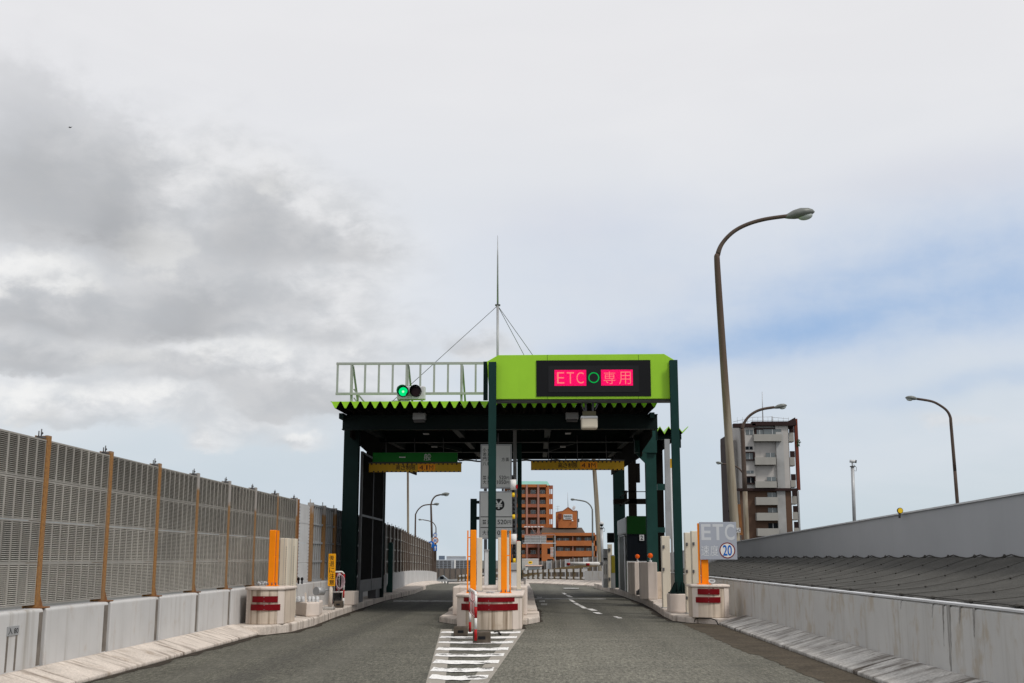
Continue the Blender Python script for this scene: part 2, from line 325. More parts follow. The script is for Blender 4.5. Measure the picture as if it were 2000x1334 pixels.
def rusty_post():
    m = bpy.data.materials.new('rusty_post'); m.use_nodes = True; t = m.node_tree; q = G(t)
    b = t.nodes['Principled BSDF']; pos = nd(t, 'ShaderNodeNewGeometry').outputs['Position']
    sp = nd(t, 'ShaderNodeSeparateXYZ'); t.links.new(pos, sp.inputs[0])
    n = q.noise(q.mapv(pos, (2, .35, 1.2)), 2.0, 5, .6); f = q.noise(pos, 30, 4)
    oi = nd(t, 'ShaderNodeObjectInfo').outputs['Random']
    edge = q.m('ADD', q.m('MULTIPLY', q.m('SUBTRACT', n, .5), 1.2), q.m('MULTIPLY', oi, .5))
    k = q.sm(q.m('ADD', sp.outputs[2], edge), 3.02, 2.80)
    ru = q.mix(q.sm(f, .35, .7), (.34, .175, .06), (.21, .105, .045)); ru = q.mix(q.m('MULTIPLY', oi, .6), ru, (.24, .15, .075))
    ru = q.mix(q.sm(q.noise(q.mapv(pos, (9, 9, .5)), 1.0, 4), .45, .7, 0, .7), ru, (.22, .15, .10))
    t.links.new(q.mix(k, (.33, .31, .29, 1), ru), b.inputs['Base Color']); b.inputs['Roughness'].default_value = .85; b.inputs['Specular IOR Level'].default_value = .1
    return m
M['post'] = rusty_post()

# ------------------------------------------------------------------ mesh helpers
class MB:
    def __init__(s): s.v = []; s.f = []; s.mi = []; s.sm = []; s.cur = 0
    def face(s, idx, smooth=False): s.f.append(idx); s.mi.append(s.cur); s.sm.append(smooth)
    def quad(s, *p):
        n = len(s.v); s.v += [tuple(q) for q in p]; s.face(tuple(range(n, n+len(p)))); return s
    def box(s, x0, x1, y0, y1, z0, z1):
        if x0 > x1: x0, x1 = x1, x0
        if y0 > y1: y0, y1 = y1, y0
        if z0 > z1: z0, z1 = z1, z0
        n = len(s.v)
        s.v += [(x, y, z) for z in (z0, z1) for x, y in ((x0, y0), (x1, y0), (x1, y1), (x0, y1))]
        for f in ((3, 2, 1, 0), (4, 5, 6, 7), (0, 1, 5, 4), (1, 2, 6, 5), (2, 3, 7, 6), (3, 0, 4, 7)): s.face(tuple(n+i for i in f))
        return s
    def prism(s, poly, z0, z1):
        """plan polygon (counter-clockwise) extruded upwards; z may be numbers"""
        n = len(s.v); k = len(poly)
        s.v += [(x, y, z0) for x, y in poly] + [(x, y, z1) for x, y in poly]
        s.face(tuple(n+i for i in reversed(range(k)))); s.face(tuple(n+k+i for i in range(k)))
        for i in range(k): j = (i+1) % k; s.face((n+i, n+j, n+k+j, n+k+i))
        return s
    def extrude(s, pts, vec):
        """closed outline in space extruded along vec"""
        n = len(s.v); k = len(pts); vec = Vector(vec)
        s.v += [tuple(p) for p in pts] + [tuple(Vector(p)+vec) for p in pts]
        s.face(tuple(n+i for i in range(k))); s.face(tuple(n+k+i for i in reversed(range(k))))
        for i in range(k): j = (i+1) % k; s.face((n+j, n+i, n+k+i, n+k+j))
        return s
    def tube(s, pts, r, n=10, closed=False):
        pts = [Vector(p) for p in pts]; k = len(pts)
        rr = r if isinstance(r, (list, tuple)) else [r]*k
        base = len(s.v); nrm = None
        for i, p in enumerate(pts):
            if closed: t = pts[(i+1) % k]-pts[i-1]
            else: t = pts[min(i+1, k-1)]-pts[max(i-1, 0)]
            t.normalize()
            if nrm is None:
                nrm = t.cross(Vector((0, 0, 1)))
                if nrm.length < .1: nrm = t.cross(Vector((0, 1, 0)))
            nrm = (nrm - t*nrm.dot(t)).normalized(); b = t.cross(nrm)
            for j in range(n):
                a = 2*math.pi*j/n; s.v.append(tuple(p + (nrm*math.cos(a)+b*math.sin(a))*rr[i]))
        for i in range(k if closed else k-1):
            i2 = (i+1) % k
            for j in range(n):
                j2 = (j+1) % n; s.face((base+i*n+j, base+i*n+j2, base+i2*n+j2, base+i2*n+j), True)
        if not closed:
            s.face(tuple(base+j for j in reversed(range(n)))); s.face(tuple(base+(k-1)*n+j for j in range(n)))
        return s
    def bar(s, a, b, wdt, hgt=None):
        """square bar between two points"""
        a, b = Vector(a), Vector(b); hgt = hgt or wdt; t = (b-a).normalized()
        u = t.cross(Vector((0, 1, 0)))
        if u.length < .1: u = t.cross(Vector((0, 0, 1)))
        u.normalize(); v = t.cross(u)
        pts = [a+u*wdt/2*i+v*hgt/2*j for i, j in ((-1, -1), (1, -1), (1, 1), (-1, 1))]
        return s.extrude(pts, b-a)
    def ball(s, c, rx, ry, rz, nu=16, nv=10, rot=None, v0=0.0, v1=1.0):
        c = Vector(c); base = len(s.v)
        for i in range(nv+1):
            th = math.pi*(v0+(v1-v0)*i/nv)
            for j in range(nu):
                ph = 2*math.pi*j/nu
                p = Vector((rx*math.sin(th)*math.cos(ph), ry*math.sin(th)*math.sin(ph), rz*math.cos(th)))
                if rot: p = rot @ p
                s.v.append(tuple(c+p))
        for i in range(nv):
            for j in range(nu):
                j2 = (j+1) % nu
                s.face((base+i*nu+j, base+(i+1)*nu+j, base+(i+1)*nu+j2, base+i*nu+j2), True)
        return s
    # a rectangle of the picture built at distance Y, going back by dep
    def pr(s, x0, x1, y0, y1, Y, dep=.02):
        a = at(x0, (y0+y1)/2, Y); b = at(x1, (y0+y1)/2, Y); xm = (x0+x1)/2
        return s.box(a.x, b.x, Y, Y+dep, at(xm, y1, Y).z, at(xm, y0, Y).z)
    def prz(s, x0, x1, y0, z0, Y, dep=.02):
        a = at(x0, y0+40, Y); b = at(x1, y0+40, Y)
        return s.box(a.x, b.x, Y, Y+dep, z0, at((x0+x1)/2, y0, Y).z)
def rootof(o):
    while o.parent: o = o.parent
    return o
def part(mb, name, mats, parent=None, bevel=0.0, label=None):
    me = bpy.data.meshes.new(name)
    off = rootof(parent).location if parent else Vector((0, 0, 0))
    me.from_pydata([tuple(Vector(v)-off) for v in mb.v], [], mb.f)
    if not isinstance(mats, (list, tuple)): mats = [mats]
    for m in mats: me.materials.append(M[m])
    me.polygons.foreach_set('material_index', mb.mi); me.polygons.foreach_set('use_smooth', mb.sm)
    me.update()
    o = bpy.data.objects.new(name, me); C.objects.link(o)
    if parent: o.parent = parent
    if bevel:
        b = o.modifiers.new('bevel', 'BEVEL'); b.width = bevel; b.segments = 2; b.limit_method = 'ANGLE'; b.angle_limit = R(40)
    if label: o['label'] = label
    return o
def tag(o, label, cat, group=None):
    o['label'] = label; o['category'] = cat
    if group: o['group'] = group
    return o
def thing(name, label, cat, loc, group=None):
    o = bpy.data.objects.new(name, None); C.objects.link(o); o.location = loc; o.empty_display_size = .2
    return tag(o, label, cat, group)
def solo(mb, name, mats, label, cat, group=None, bevel=0.0, loc=None):
    v = [Vector(p) for p in mb.v]
    if loc is None:
        loc = Vector(((min(p.x for p in v)+max(p.x for p in v))/2, (min(p.y for p in v)+max(p.y for p in v))/2, min(p.z for p in v)))
    mb.v = [tuple(p-Vector(loc)) for p in v]
    o = part(mb, name, mats, None, bevel); o.location = loc
    return tag(o, label, cat, group)
def struct(mb, name, mats, bevel=0.0):
    o = part(mb, name, mats, None, bevel); o['kind'] = 'structure'; return o
def text(s, x0, x1, y0, y1, Y, mat, parent, bold=0.0, name='lettering', thick=.002):
    """lettering fitted into a picture rectangle on the plane Y"""
    cu = bpy.data.curves.new('lettering', 'FONT'); cu.body = s; cu.resolution_u = 4; cu.offset = bold
    ob = bpy.data.objects.new('lettering_curve', cu); C.objects.link(ob)
    bpy.context.view_layer.update()
    dg = bpy.context.evaluated_depsgraph_get(); me = bpy.data.meshes.new_from_object(ob.evaluated_get(dg))
    bpy.data.objects.remove(ob); bpy.data.curves.remove(cu)
    xs = [v.co.x for v in me.vertices]; ys = [v.co.y for v in me.vertices]
    ax, bx = at(x0, (y0+y1)/2, Y).x, at(x1, (y0+y1)/2, Y).x; az_, bz = at((x0+x1)/2, y1, Y).z, at((x0+x1)/2, y0, Y).z
    mx, Mx, my, My = min(xs), max(xs), min(ys), max(ys)
    off = rootof(parent).location
    for v in me.vertices:
        v.co = Vector((ax+(v.co.x-mx)/(Mx-mx)*(bx-ax), Y-thick, az_+(v.co.y-my)/max(My-my, 1e-6)*(bz-az_))) - off
    me.materials.clear(); me.materials.append(M[mat])
    o = bpy.data.objects.new(name, me); C.objects.link(o); o.parent = parent
    return o
def disc(mb, c, r, y, n=32, r0=0.0, dep=0.0):
    """disc or ring facing the camera"""
    a = [2*math.pi*i/n for i in range(n)]
    ring = lambda q: [(c.x+q*math.cos(t), y, c.z+q*math.sin(t)) for t in a]
    if dep: mb.extrude(ring(r), (0, dep, 0))
    elif r0:
        o, i_ = ring(r), ring(r0)
        for k in range(n): mb.quad(o[k], o[(k+1) % n], i_[(k+1) % n], i_[k])
    else: mb.quad(*ring(r))
    return mb

# ------------------------------------------------------------------ ground and road
def zr(Y):
    return 0.0 if Y < 45 else -.00025*(Y-45)**2 if Y < 110 else -1.056-.0325*(Y-110)
mb = MB(); mb.quad((-3000, -600, -9), (3000, -600, -9), (3000, 5000, -9), (-3000, 5000, -9)); struct(mb, 'ground', 'ground')
RX = [(-10, 5.0), (45, 5.0), (60, 4.0), (66, 2.6), (75, .9), (85, -1.0), (100, -4.8), (115, -8.5), (130, -13)]
def lerp(tab, y):
    for (a, p), (b, q_) in zip(tab, tab[1:]):
        if y <= b: return p+(q_-p)*(y-a)/(b-a)
    return tab[-1][1]
LX = [(-10, -5.75), (43, -5.75), (52, -6.15), (61, -6.75), (70, -7.05), (80, -7.4), (92, -8.1), (97, -9.2), (104, -13), (130, -30)]
mb = MB(); ys = list(range(-10, 131, 2))
for a, b in zip(ys, ys[1:]):
    mb.quad((lerp(LX, a)-.5, a, zr(a)), (lerp(RX, a)+.3, a, zr(a)), (lerp(RX, b)+.3, b, zr(b)), (lerp(LX, b)-.5, b, zr(b)))
struct(mb, 'road', 'asphalt')
mb = MB(); mb.quad((-90, 132, -1.8), (120, 132, -1.8), (120, 200, -1.8), (-90, 200, -1.8)); struct(mb, 'highway', 'asphalt_plain')
# dirt in the right gutter
mb = MB(); e = [(25.8-.2*i, 3.13+.007*i*(i > 40)*.3+random.uniform(-.035, .035)) for i in range(110)]; e0 = [(25.8, 3.15), (24, 3.1), (21, 3.12), (18, 3.1), (15, 3.16), (12.9, 3.22), (10, 3.3), (4, 3.35)]
for (a, p), (b, q_) in zip(e, e[1:]): mb.quad((q_, b, .004), (4.1, b, .004), (4.1, a, .004), (p, a, .004))
struct(mb, 'gutter', 'gutter')
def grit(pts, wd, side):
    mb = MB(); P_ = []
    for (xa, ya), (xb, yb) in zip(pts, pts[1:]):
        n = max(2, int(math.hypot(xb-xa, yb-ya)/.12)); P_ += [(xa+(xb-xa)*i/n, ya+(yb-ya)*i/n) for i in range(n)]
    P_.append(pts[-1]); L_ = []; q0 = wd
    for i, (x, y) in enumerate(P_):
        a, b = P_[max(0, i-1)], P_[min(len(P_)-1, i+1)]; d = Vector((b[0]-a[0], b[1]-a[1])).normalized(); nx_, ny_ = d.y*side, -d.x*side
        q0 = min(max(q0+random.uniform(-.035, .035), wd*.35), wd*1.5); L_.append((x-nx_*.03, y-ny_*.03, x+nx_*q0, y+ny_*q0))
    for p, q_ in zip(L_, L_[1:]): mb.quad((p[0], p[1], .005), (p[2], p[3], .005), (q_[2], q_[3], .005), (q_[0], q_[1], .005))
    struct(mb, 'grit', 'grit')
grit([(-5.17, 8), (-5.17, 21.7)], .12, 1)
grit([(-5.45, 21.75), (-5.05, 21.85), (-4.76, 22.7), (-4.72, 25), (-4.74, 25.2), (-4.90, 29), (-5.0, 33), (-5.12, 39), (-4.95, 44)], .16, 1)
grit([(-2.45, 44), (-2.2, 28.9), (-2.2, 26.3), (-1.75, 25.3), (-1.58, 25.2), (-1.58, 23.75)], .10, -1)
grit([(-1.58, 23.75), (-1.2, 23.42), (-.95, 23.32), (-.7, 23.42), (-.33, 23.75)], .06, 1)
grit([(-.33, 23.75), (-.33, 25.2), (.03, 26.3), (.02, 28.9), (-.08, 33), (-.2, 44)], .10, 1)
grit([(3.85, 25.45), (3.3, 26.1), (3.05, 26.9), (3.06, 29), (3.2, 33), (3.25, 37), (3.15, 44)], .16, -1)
# markings
mb = MB()
def strip(mb, x0, x1, y, wd, jag=.03, z=.010, curve=0.0):
    n = 12; up = []; dn = []
    for i in range(n+1):
        t = i/n; x = x0+(x1-x0)*t; yy = y+curve*math.sin(math.pi*t)
        up.append((x, yy+wd/2+random.uniform(-jag, jag), z)); dn.append((x, yy-wd/2+random.uniform(-jag, jag), z))
    for i in range(n): mb.quad(dn[i], dn[i+1], up[i+1], up[i])
HL = lambda Y: -1.93+(23.4-Y)*.066; HR = lambda Y: -.27-(23.4-Y)*.031
for ypx, w_ in ((1229, .26), (1238, .26), (1247, .26), (1259.5, .25), (1270.5, .24), (1283, .20), (1297, .22), (1311, .20), (1328, .2), (1350, .2)):
    Y = CAMZ*F/(ypx-1090); strip(mb, HL(Y)+.03, HR(Y)-.05, Y, .50, .05, curve=-.16)
struct(mb, 'road_marking', 'mark')
mb = MB()
for f, sgn in ((HL, 1), (HR, -1)):
    yy = [23.6-.5*i for i in range(36)]
    for a, b in zip(yy, yy[1:]):
        mb.quad((f(b), b, .006), (f(b)+.22*sgn, b, .006), (f(a)+.22*sgn, a, .006), (f(a), a, .006)) if sgn > 0 else mb.quad((f(b)-.22, b, .006), (f(b), b, .006), (f(a), a, .006), (f(a)-.22, a, .006))
struct(mb, 'road_marking', 'oldmark')
mb = MB()
for (xa, ya, xb, yb, wd) in ((1096, 1155.5, 1108, 1158.5, .3), (1104, 1160, 1119, 1163.5, .3), (1110, 1168, 1124, 1173, .35), (1118, 1174, 1134, 1178.5, .36), (1128, 1179, 1146, 1184.5, .36), (1144, 1185, 1166, 1188.5, .36), (1156, 1191.5, 1176, 1194.5, .36), (1196, 1199.5, 1214, 1202.5, .3)):
    ym = (ya+yb)/2; Y0 = CAMZ*F/(yb-1090); Y1 = CAMZ*F/(ya-1090)
    x0 = xx(xa, Y1); x1 = xx(xb, Y0)
    ln = x1-x0; mb.quad((x0+ln*.35, Y0, .006), (x1, Y0, .006), (x0+ln*.65, Y1, .006), (x0, Y1, .006))
struct(mb, 'road_marking', 'mark')
mb = MB()
for (xa, xb, y, h) in ((1048, 1058, 1164, 1.4), (1053, 1064, 1171, 1.6), (1056, 1068, 1177, 1.8), (1040, 1182, 1166.5, 1.2), (770, 885, 1171, 1.6), (1100, 1130, 1147, 1.3)):
    Y0 = CAMZ*F/(y+h-1090); Y1 = CAMZ*F/(y-h-1090)
    mb.quad((xx(xa, Y0), Y0, .006), (xx(xb, Y0), Y0, .006), (xx(xb, Y1), Y1, .006), (xx(xa, Y1), Y1, .006))
struct(mb, 'road_marking', 'fadedmark')
# sloping kerb shoulders in lengths with open joints
def shoulder(y0, y1, x_in, x_out, z_top, step, mat):
    mb = MB(); y = y0
    while y < y1:
        b = min(y+step-.035, y1)
        pts = [(x_out, y, 0), (x_in, y, 0), (x_in, y, z_top), (x_in+.06*(1 if x_out > x_in else -1), y, z_top), (x_out, y, .05)]
        if x_out < x_in: pts = pts[::-1]
        mb.extrude(pts, (0, b-y, 0)); y += step
    struct(mb, 'kerb', mat, .015)
shoulder(5.2, 21.9, -5.70, -5.17, .19, 2.02, 'kerb')
shoulder(5.0, 25.4, 4.46, 3.86, .20, 1.95, 'kerbdark')
# raised kerb platforms
def platform(poly, z1, mat='kerb'):
    mb = MB(); mb.prism(poly, -.05, z1); struct(mb, 'kerb', mat, .03)
platform([(-5.72, 21.95), (-5.45, 21.75), (-5.05, 21.85), (-4.76, 22.7), (-4.72, 25.0), (-5.72, 25.0)], .17)
platform([(-5.72, 25.12), (-4.74, 25.12), (-4.90, 29), (-5.0, 33), (-5.12, 39), (-4.95, 47), (-5.25, 55), (-6.1, 55), (-5.75, 43)], .165)
platform([(4.40, 25.45), (4.40, 29), (3.06, 29), (3.05, 26.9), (3.3, 26.1), (3.85, 25.45)], .13)
platform([(3.06, 29.02), (4.9, 29.02), (4.9, 33), (3.2, 33)], .17)
platform([(3.2, 33.02), (4.9, 33.02), (4.9, 45), (3.15, 45), (3.25, 37)], .21)
platform([(3.15, 45.02), (4.9, 45.02), (4.9, 58), (2.75, 58)], .19)
platform([(-1.75, 25.3), (-.25, 25.3), (.03, 26.3), (.02, 28.9), (-2.2, 28.9), (-2.2, 26.3)], .13)
platform([(-2.2, 28.92), (-.02, 28.92), (-.08, 33), (-.2, 45), (-.45, 58), (-2.3, 58), (-2.45, 45)], .19)

# ------------------------------------------------------------------ left wall and noise barrier
PY = [11.50+2.05*k for k in range(9)]               # post positions
WX = -5.70
def wall_profile(x, z0, z1, t=.28):
    return [(x, z0), (x, z1-.02), (x-.02, z1), (x-t, z1), (x-t, z0)]
wl = thing('parapet_wall', 'stained white concrete parapet under the louvred barrier on the left, in jointed lengths', 'wall', (WX-.14, 16, 0))
seg = None
for i, y in enumerate([5.35, 7.40, 9.45]+PY[:-1]):
    if seg is None:
        mb = MB(); p = wall_profile(WX, .0, .83)
        mb.extrude([(a, y+.05, b) for a, b in p][::-1], (0, 1.95, 0)); seg = part(mb, 'wall_segment', 'wall', wl, .02); y00 = y
    else:
        o = seg.copy(); C.objects.link(o); o.parent = wl; o.location = (0, y-y00, 0)
mb = MB(); mb.box(WX-.25, WX-.05, 5, PY[-1], 0, .80); part(mb, 'joint_core', 'dgray', wl)
mb = MB(); mb.extrude([(a, PY[-1]+.05, b) for a, b in wall_profile(WX, 0, .80)][::-1], (0, 15.2, 0)); part(mb, 'wall_segment', 'wall', wl, .02)
mb = MB()
for yj in PY[1:-1]: mb.box(WX, WX+.003, yj-.16-.05*random.random(), yj-.07, .2, .79)
part(mb, 'drip_stain', 'drip', wl)

fence = thing('noise_barrier', 'grey louvred noise barrier with rusty posts along the left parapet before the toll gate', 'noise barrier', (WX-.14, 16, .83))
def louvre_panel(y0, y1, z0, z1, x, cells, slats):
    mb = MB(); mb.cur = 1; mb.box(x-.05, x-.028, y0, y1, z0, z1); mb.cur = 0
    fr = .02
    mb.box(x-.03, x, y0, y1, z0, z0+fr); mb.box(x-.03, x, y0, y1, z1-fr, z1)
    cw = (y1-y0)/cells; gap = .045
    for c in range(cells+1):
        yc = y0+cw*c; a, b = max(y0, yc-gap/2), min(y1, yc+gap/2)
        mb.box(x-.03, x-.002, a, b, z0+fr, z1-fr)
    hz = (z1-z0-2*fr)/slats
    for c in range(cells):
        a, b = y0+cw*c+gap/2, y0+cw*(c+1)-gap/2
        for k in range(slats):
            z = z0+fr+hz*k
            mb.cur = 2; mb.quad((x+.006, a, z+hz*.12), (x+.006, b, z+hz*.12), (x-.022, b, z+hz*.66), (x-.022, a, z+hz*.66))
    return mb
proto = None
for i, y in enumerate([PY[0]-4.10, PY[0]-2.05]+PY[:-1]):
    for k in range(4):
        z0 = .87+.478*k
        if proto is None:
            proto = part(louvre_panel(y+.05, y+2.0, z0, z0+.472, WX-.11, 8, 20), 'panel', ['louvre', 'louvredark', 'slat'], fence); p0 = (y, z0)
        else:
            o = proto.copy(); C.objects.link(o); o.parent = fence; o.location = (0, y-p0[0], z0-p0[1])
pp = None
def post_mesh(y, x=WX-.11, z0=.83, z1=2.83):
    mb = MB()
    mb.box(x-.02, x+.012, y-.055, y+.055, z0, z1); mb.box(x-.13, x-.02, y-.006, y+.006, z0, z1); mb.box(x-.145, x-.13, y-.055, y+.055, z0, z1)
    return mb
for y in [PY[0]-4.10, PY[0]-2.05]+PY:
    if pp is None:
        pp = part(post_mesh(y), 'post', 'post', fence); yp = y
        mb = MB(); mb.box(WX-.2, WX-.12, y-.16, y-.06, 2.79, 2.81); mb.tube([(WX-.16, y-.1, 2.8), (WX-.16, y-.1, 2.9)], .008, 6); mb.tube([(WX-.16, y-.17, 2.8), (WX-.16, y-.17, 2.87)], .008, 6)
        mb.ball((WX-.15, y-.1, 2.85), .014, .014, .016, 8, 5); pc = part(mb, 'clamp', 'dgray', pp)
        mb = MB(); mb.extrude([(WX-.098, y+.06, .83), (WX-.098, y+.16, .83), (WX-.098, y+.06, .97)], (-.012, 0, 0)); mb.box(WX-.13, WX-.02, y-.08, y+.17, .83, .845); pb = part(mb, 'base_gusset', 'rust', pp)
    else:
        o = pp.copy(); C.objects.link(o); o.parent = fence; o.location = (0, y-yp, 0)
        for q_ in (pc, pb): d = q_.copy(); C.objects.link(d); d.parent = o
# white infill section and the darker barrier running on beside the gate
inf = thing('infill_panel', 'pale grey flat steel infill with bolted edges between the louvred and the dark barrier', 'panel', (WX-.1, 28.2, .8))
mb = MB()
for k in range(4): mb.box(WX-.14, WX-.08, 28.02, 29.40, .82+.475*k, .82+.475*k+.467)
part(mb, 'sheet', 'lightgray', inf)
mb = MB()
for yb in (28.12, 29.32):
    for k in range(24): mb.ball((WX-.08, yb, .88+.079*k), .014, .02, .014, 6, 4)
part(mb, 'bolt', 'dgray', inf)
mb = MB(); mb.box(WX-.16, WX-.06, 27.94, 28.0, .8, 2.80); part(mb, 'edge_post', 'rust', inf)
def ribbed(a, b, z0, z1, mbp, ribs=6, t=.05):
    """upright ribbed sheet between two plan points"""
    a, b = Vector((*a, 0)), Vector((*b, 0)); d = b-a; nrm = Vector((d.y, -d.x, 0)).normalized()*t
    for k in range(ribs):
        p = a+d*(k+.12)/ribs; q_ = a+d*(k+.88)/ribs
        mbp.cur = 0; mbp.extrude([(p.x, p.y, z0), (q_.x, q_.y, z0), (q_.x, q_.y, z1), (p.x, p.y, z1)], tuple(-nrm))
        r_ = a+d*(k+.88)/ribs; s_ = a+d*(k+1.12)/ribs
        mbp.cur = 1; mbp.extrude([(r_.x+nrm.x*.6, r_.y+nrm.y*.6, z0), (s_.x+nrm.x*.6, s_.y+nrm.y*.6, z0), (s_.x+nrm.x*.6, s_.y+nrm.y*.6, z1), (r_.x+nrm.x*.6, r_.y+nrm.y*.6, z1)], tuple(-nrm))
    mbp.cur = 1
    for zc in [z0+(z1-z0)*j/4 for j in range(5)]:
        p = a+nrm*.8; q_ = b+nrm*.8
        mbp.extrude([(p.x, p.y, zc-.025), (q_.x, q_.y, zc-.025), (q_.x, q_.y, zc+.025), (p.x, p.y, zc+.025)], tuple(-nrm*1.5))
def path_barrier(name, label, pts, h0, h1, mats, postmat, ribs, extra=None):
    t = thing(name, label, 'noise barrier', (pts[0][0], pts[0][1], zr(pts[0][1])+h0))
    for (a, b) in zip(pts, pts[1:]):
        za = zr((a[1]+b[1])/2); mb = MB(); ribbed(a, b, za+h0+.02, za+h1, mb, ribs); part(mb, 'panel', mats, t)
    for a in pts:
        za = zr(a[1]); mb = MB(); mb.box(a[0]-.05, a[0]+.09, a[1]-.06, a[1]+.06, za+h0, za+h1+.05); mb.tube([(a[0], a[1], za+h1), (a[0], a[1], za+h1+.14)], .012, 6)
        part(mb, 'post', postmat, t)
    return t
path_barrier('noise_barrier', 'dark ribbed noise barrier with slim rusty posts just left of the toll gate column', [(WX-.1, 29.50+1.72*k) for k in range(9)], .82, 2.74, ['louvredark', 'gray'], 'post', 6)
far = []; y = 42.9
while y < 96:
    far.append((lerp(LX, y)+.05, y)); y += 1.9
far += [(-10.2, 98.5), (-11.8, 100), (-13.6, 101.2)]
path_barrier('noise_barrier', 'brownish noise barrier curving away beyond the left toll lane', far, .80, 2.62, ['louvrefar', 'louvre'], 'poledark', 2)
fw = thing('parapet_wall', 'pale concrete parapet curving away under the brownish barrier beyond the gate', 'wall', (far[0][0], far[0][1], 0))
for i in range(0, len(far)-1):
    a, b = Vector((*far[i], 0)), Vector((*far[i+1], 0)); d = (b-a); nrm = Vector((d.y, -d.x, 0)).normalized()*.14; b2 = a+d*.985
    za, zb = zr(a.y), zr(b.y); mb = MB()
    mb.extrude([a+nrm+Vector((0, 0, za-.1)), b2+nrm+Vector((0, 0, zb-.1)), b2+nrm+Vector((0, 0, zb+.82)), a+nrm+Vector((0, 0, za+.82))], tuple(-nrm*2))
    part(mb, 'wall_segment', 'wall', fw)
mb = MB()
for i in range(5, len(far)-1):
    a, b = Vector((*far[i], 0)), Vector((*far[i+1], 0)); d = (b-a); nrm = Vector((d.y, -d.x, 0)).normalized(); b2 = a+d*.97
    za, zb = zr(a.y), zr(b.y)
    mb.extrude([a+nrm*.15+Vector((0, 0, za+.2)), a+nrm*.65+Vector((0, 0, za+.04)), a+nrm*.65+Vector((0, 0, za-.1)), a+nrm*.15+Vector((0, 0, za-.1))], tuple(b2-a+Vector((0, 0, zb-za))))
struct(mb, 'kerb', 'kerb')
# the number plate on the near wall
pl = thing('number_plate', 'small weathered plate reading 入 80 on the left parapet, dark drips below it', 'sign', (WX, 12.2, .62))
yy0, yy1 = 2250*5.7/(1050-31.5), 2250*5.7/(1050-54); zt, zb = .675, .575
mb = MB(); mb.box(WX, WX+.008, yy0, yy1, zb, zt); part(mb, 'plate', 'gray', pl)
def text_side(s, y0, y1, z0, z1, x, mat, parent, bold=.01):
    cu = bpy.data.curves.new('lettering', 'FONT'); cu.body = s; cu.offset = bold; ob = bpy.data.objects.new('lc', cu); C.objects.link(ob)
    bpy.context.view_layer.update(); me = bpy.data.meshes.new_from_object(ob.evaluated_get(bpy.context.evaluated_depsgraph_get()))
    bpy.data.objects.remove(ob); xs = [v.co.x for v in me.vertices]; ys_ = [v.co.y for v in me.vertices]; off = rootof(parent).location
    for v in me.vertices:
        v.co = Vector((x, y0+(v.co.x-min(xs))/(max(xs)-min(xs))*(y1-y0), z0+(v.co.y-min(ys_))/(max(ys_)-min(ys_))*(z1-z0)))-off
    me.materials.clear(); me.materials.append(M[mat]); o = bpy.data.objects.new('lettering', me); C.objects.link(o); o.parent = parent
text_side('入 80', yy0+.02, yy1-.02, zb+.015, zt-.015, WX+.0095, 'ink', pl)
mb = MB()
for yd in (yy0+.01, yy1-.06): mb.box(WX, WX+.004, yd, yd+.04, .2, .574)
part(mb, 'drip_stain', 'drip', pl)

# ------------------------------------------------------------------ right walls and net
wr = thing('parapet_wall', 'grey painted concrete parapet along the right lane with brown stains', 'wall', (4.6, 16, 0))
mb = MB(); mb.extrude([(a, 4.0, b) for a, b in [(4.46, 0), (4.74, 0), (4.74, .90), (4.49, .90), (4.46, .875)]], (0, 41, 0)); part(mb, 'wall_body', 'wallgray', wr)
mb = MB(); mb.box(4.455, 4.75, 4, 45, .903, .925); part(mb, 'coping', 'lightgray', wr)
for yc, ln, wd in ((12.95, .72, .13), (13.12, .45, .05), (12.6, .22, .05), (12.2, .30, .06), (14.6, .12, .04), (13.45, .16, .04)):
    mb = MB(); n = 14; L_ = []; R_ = []
    for i in range(n+1):
        f = i/n; hw = wd*.5*(1-.75*f)+random.uniform(-.008, .008); m_ = yc+.05*f+random.uniform(-.008, .008)
        L_.append((4.4575, m_+hw, .9-ln*f)); R_.append((4.4575, m_-hw, .9-ln*f))
    for i in range(n): mb.quad(L_[i], L_[i+1], R_[i+1], R_[i])
    part(mb, 'drip_stain', 'dripsoft', wr)
up = thing('ramp_wall', 'smooth grey parapet of the upper ramp rising to the right behind the net', 'wall', (7.1, 30, 1.0))
mb = MB(); n = 24
def ztop(Y): return 2.31-(Y-16.6)*(2.31-1.90)/(45-16.6) if Y > 10 else 2.40
for a, b in zip([5+2.6*i for i in range(n)], [5+2.6*(i+1) for i in range(n)]):
    mb.extrude([(7.0, a, .6), (7.3, a, .6), (7.3, a, ztop(a)), (7.0, a, ztop(a))], (0, b-a, ztop(b)-ztop(a)))
part(mb, 'wall_body', 'wallgray2', up)
mb = MB()
for a, b in zip([5+2.6*i for i in range(n)], [5+2.6*(i+1) for i in range(n)]):
    mb.extrude([(6.97, a, ztop(a)+.002), (7.33, a, ztop(a)+.002), (7.33, a, ztop(a)+.03), (6.97, a, ztop(a)+.03)], (0, b-a, ztop(b)-ztop(a)))
part(mb, 'coping', 'lightgray', up)
net = thing('safety_net', 'dark grey safety net sagging between the right parapet and the upper ramp wall', 'net', (5.8, 18, 1))
cy = [5.4+1.2*k for k in range(33)]
def netz(x, Y):
    t = (x-4.62)/(6.98-4.62); ph = ((Y-cy[0]) % 1.2)/1.2
    return .94+(1.43-.94)*t-.10*math.sin(math.pi*min(max(t, 0), 1))-.022*math.sin(math.pi*ph)*(.35+.65*t)
mb = MB(); ny, nx = 316, 14; base = 0
for i in range(ny+1):
    Y = cy[0]-.6+i*.125
    for j in range(nx+1):
        x = 4.60+(6.985-4.60)*j/nx; mb.v.append((x, Y, netz(x, Y)+random.uniform(-.006, .006)))
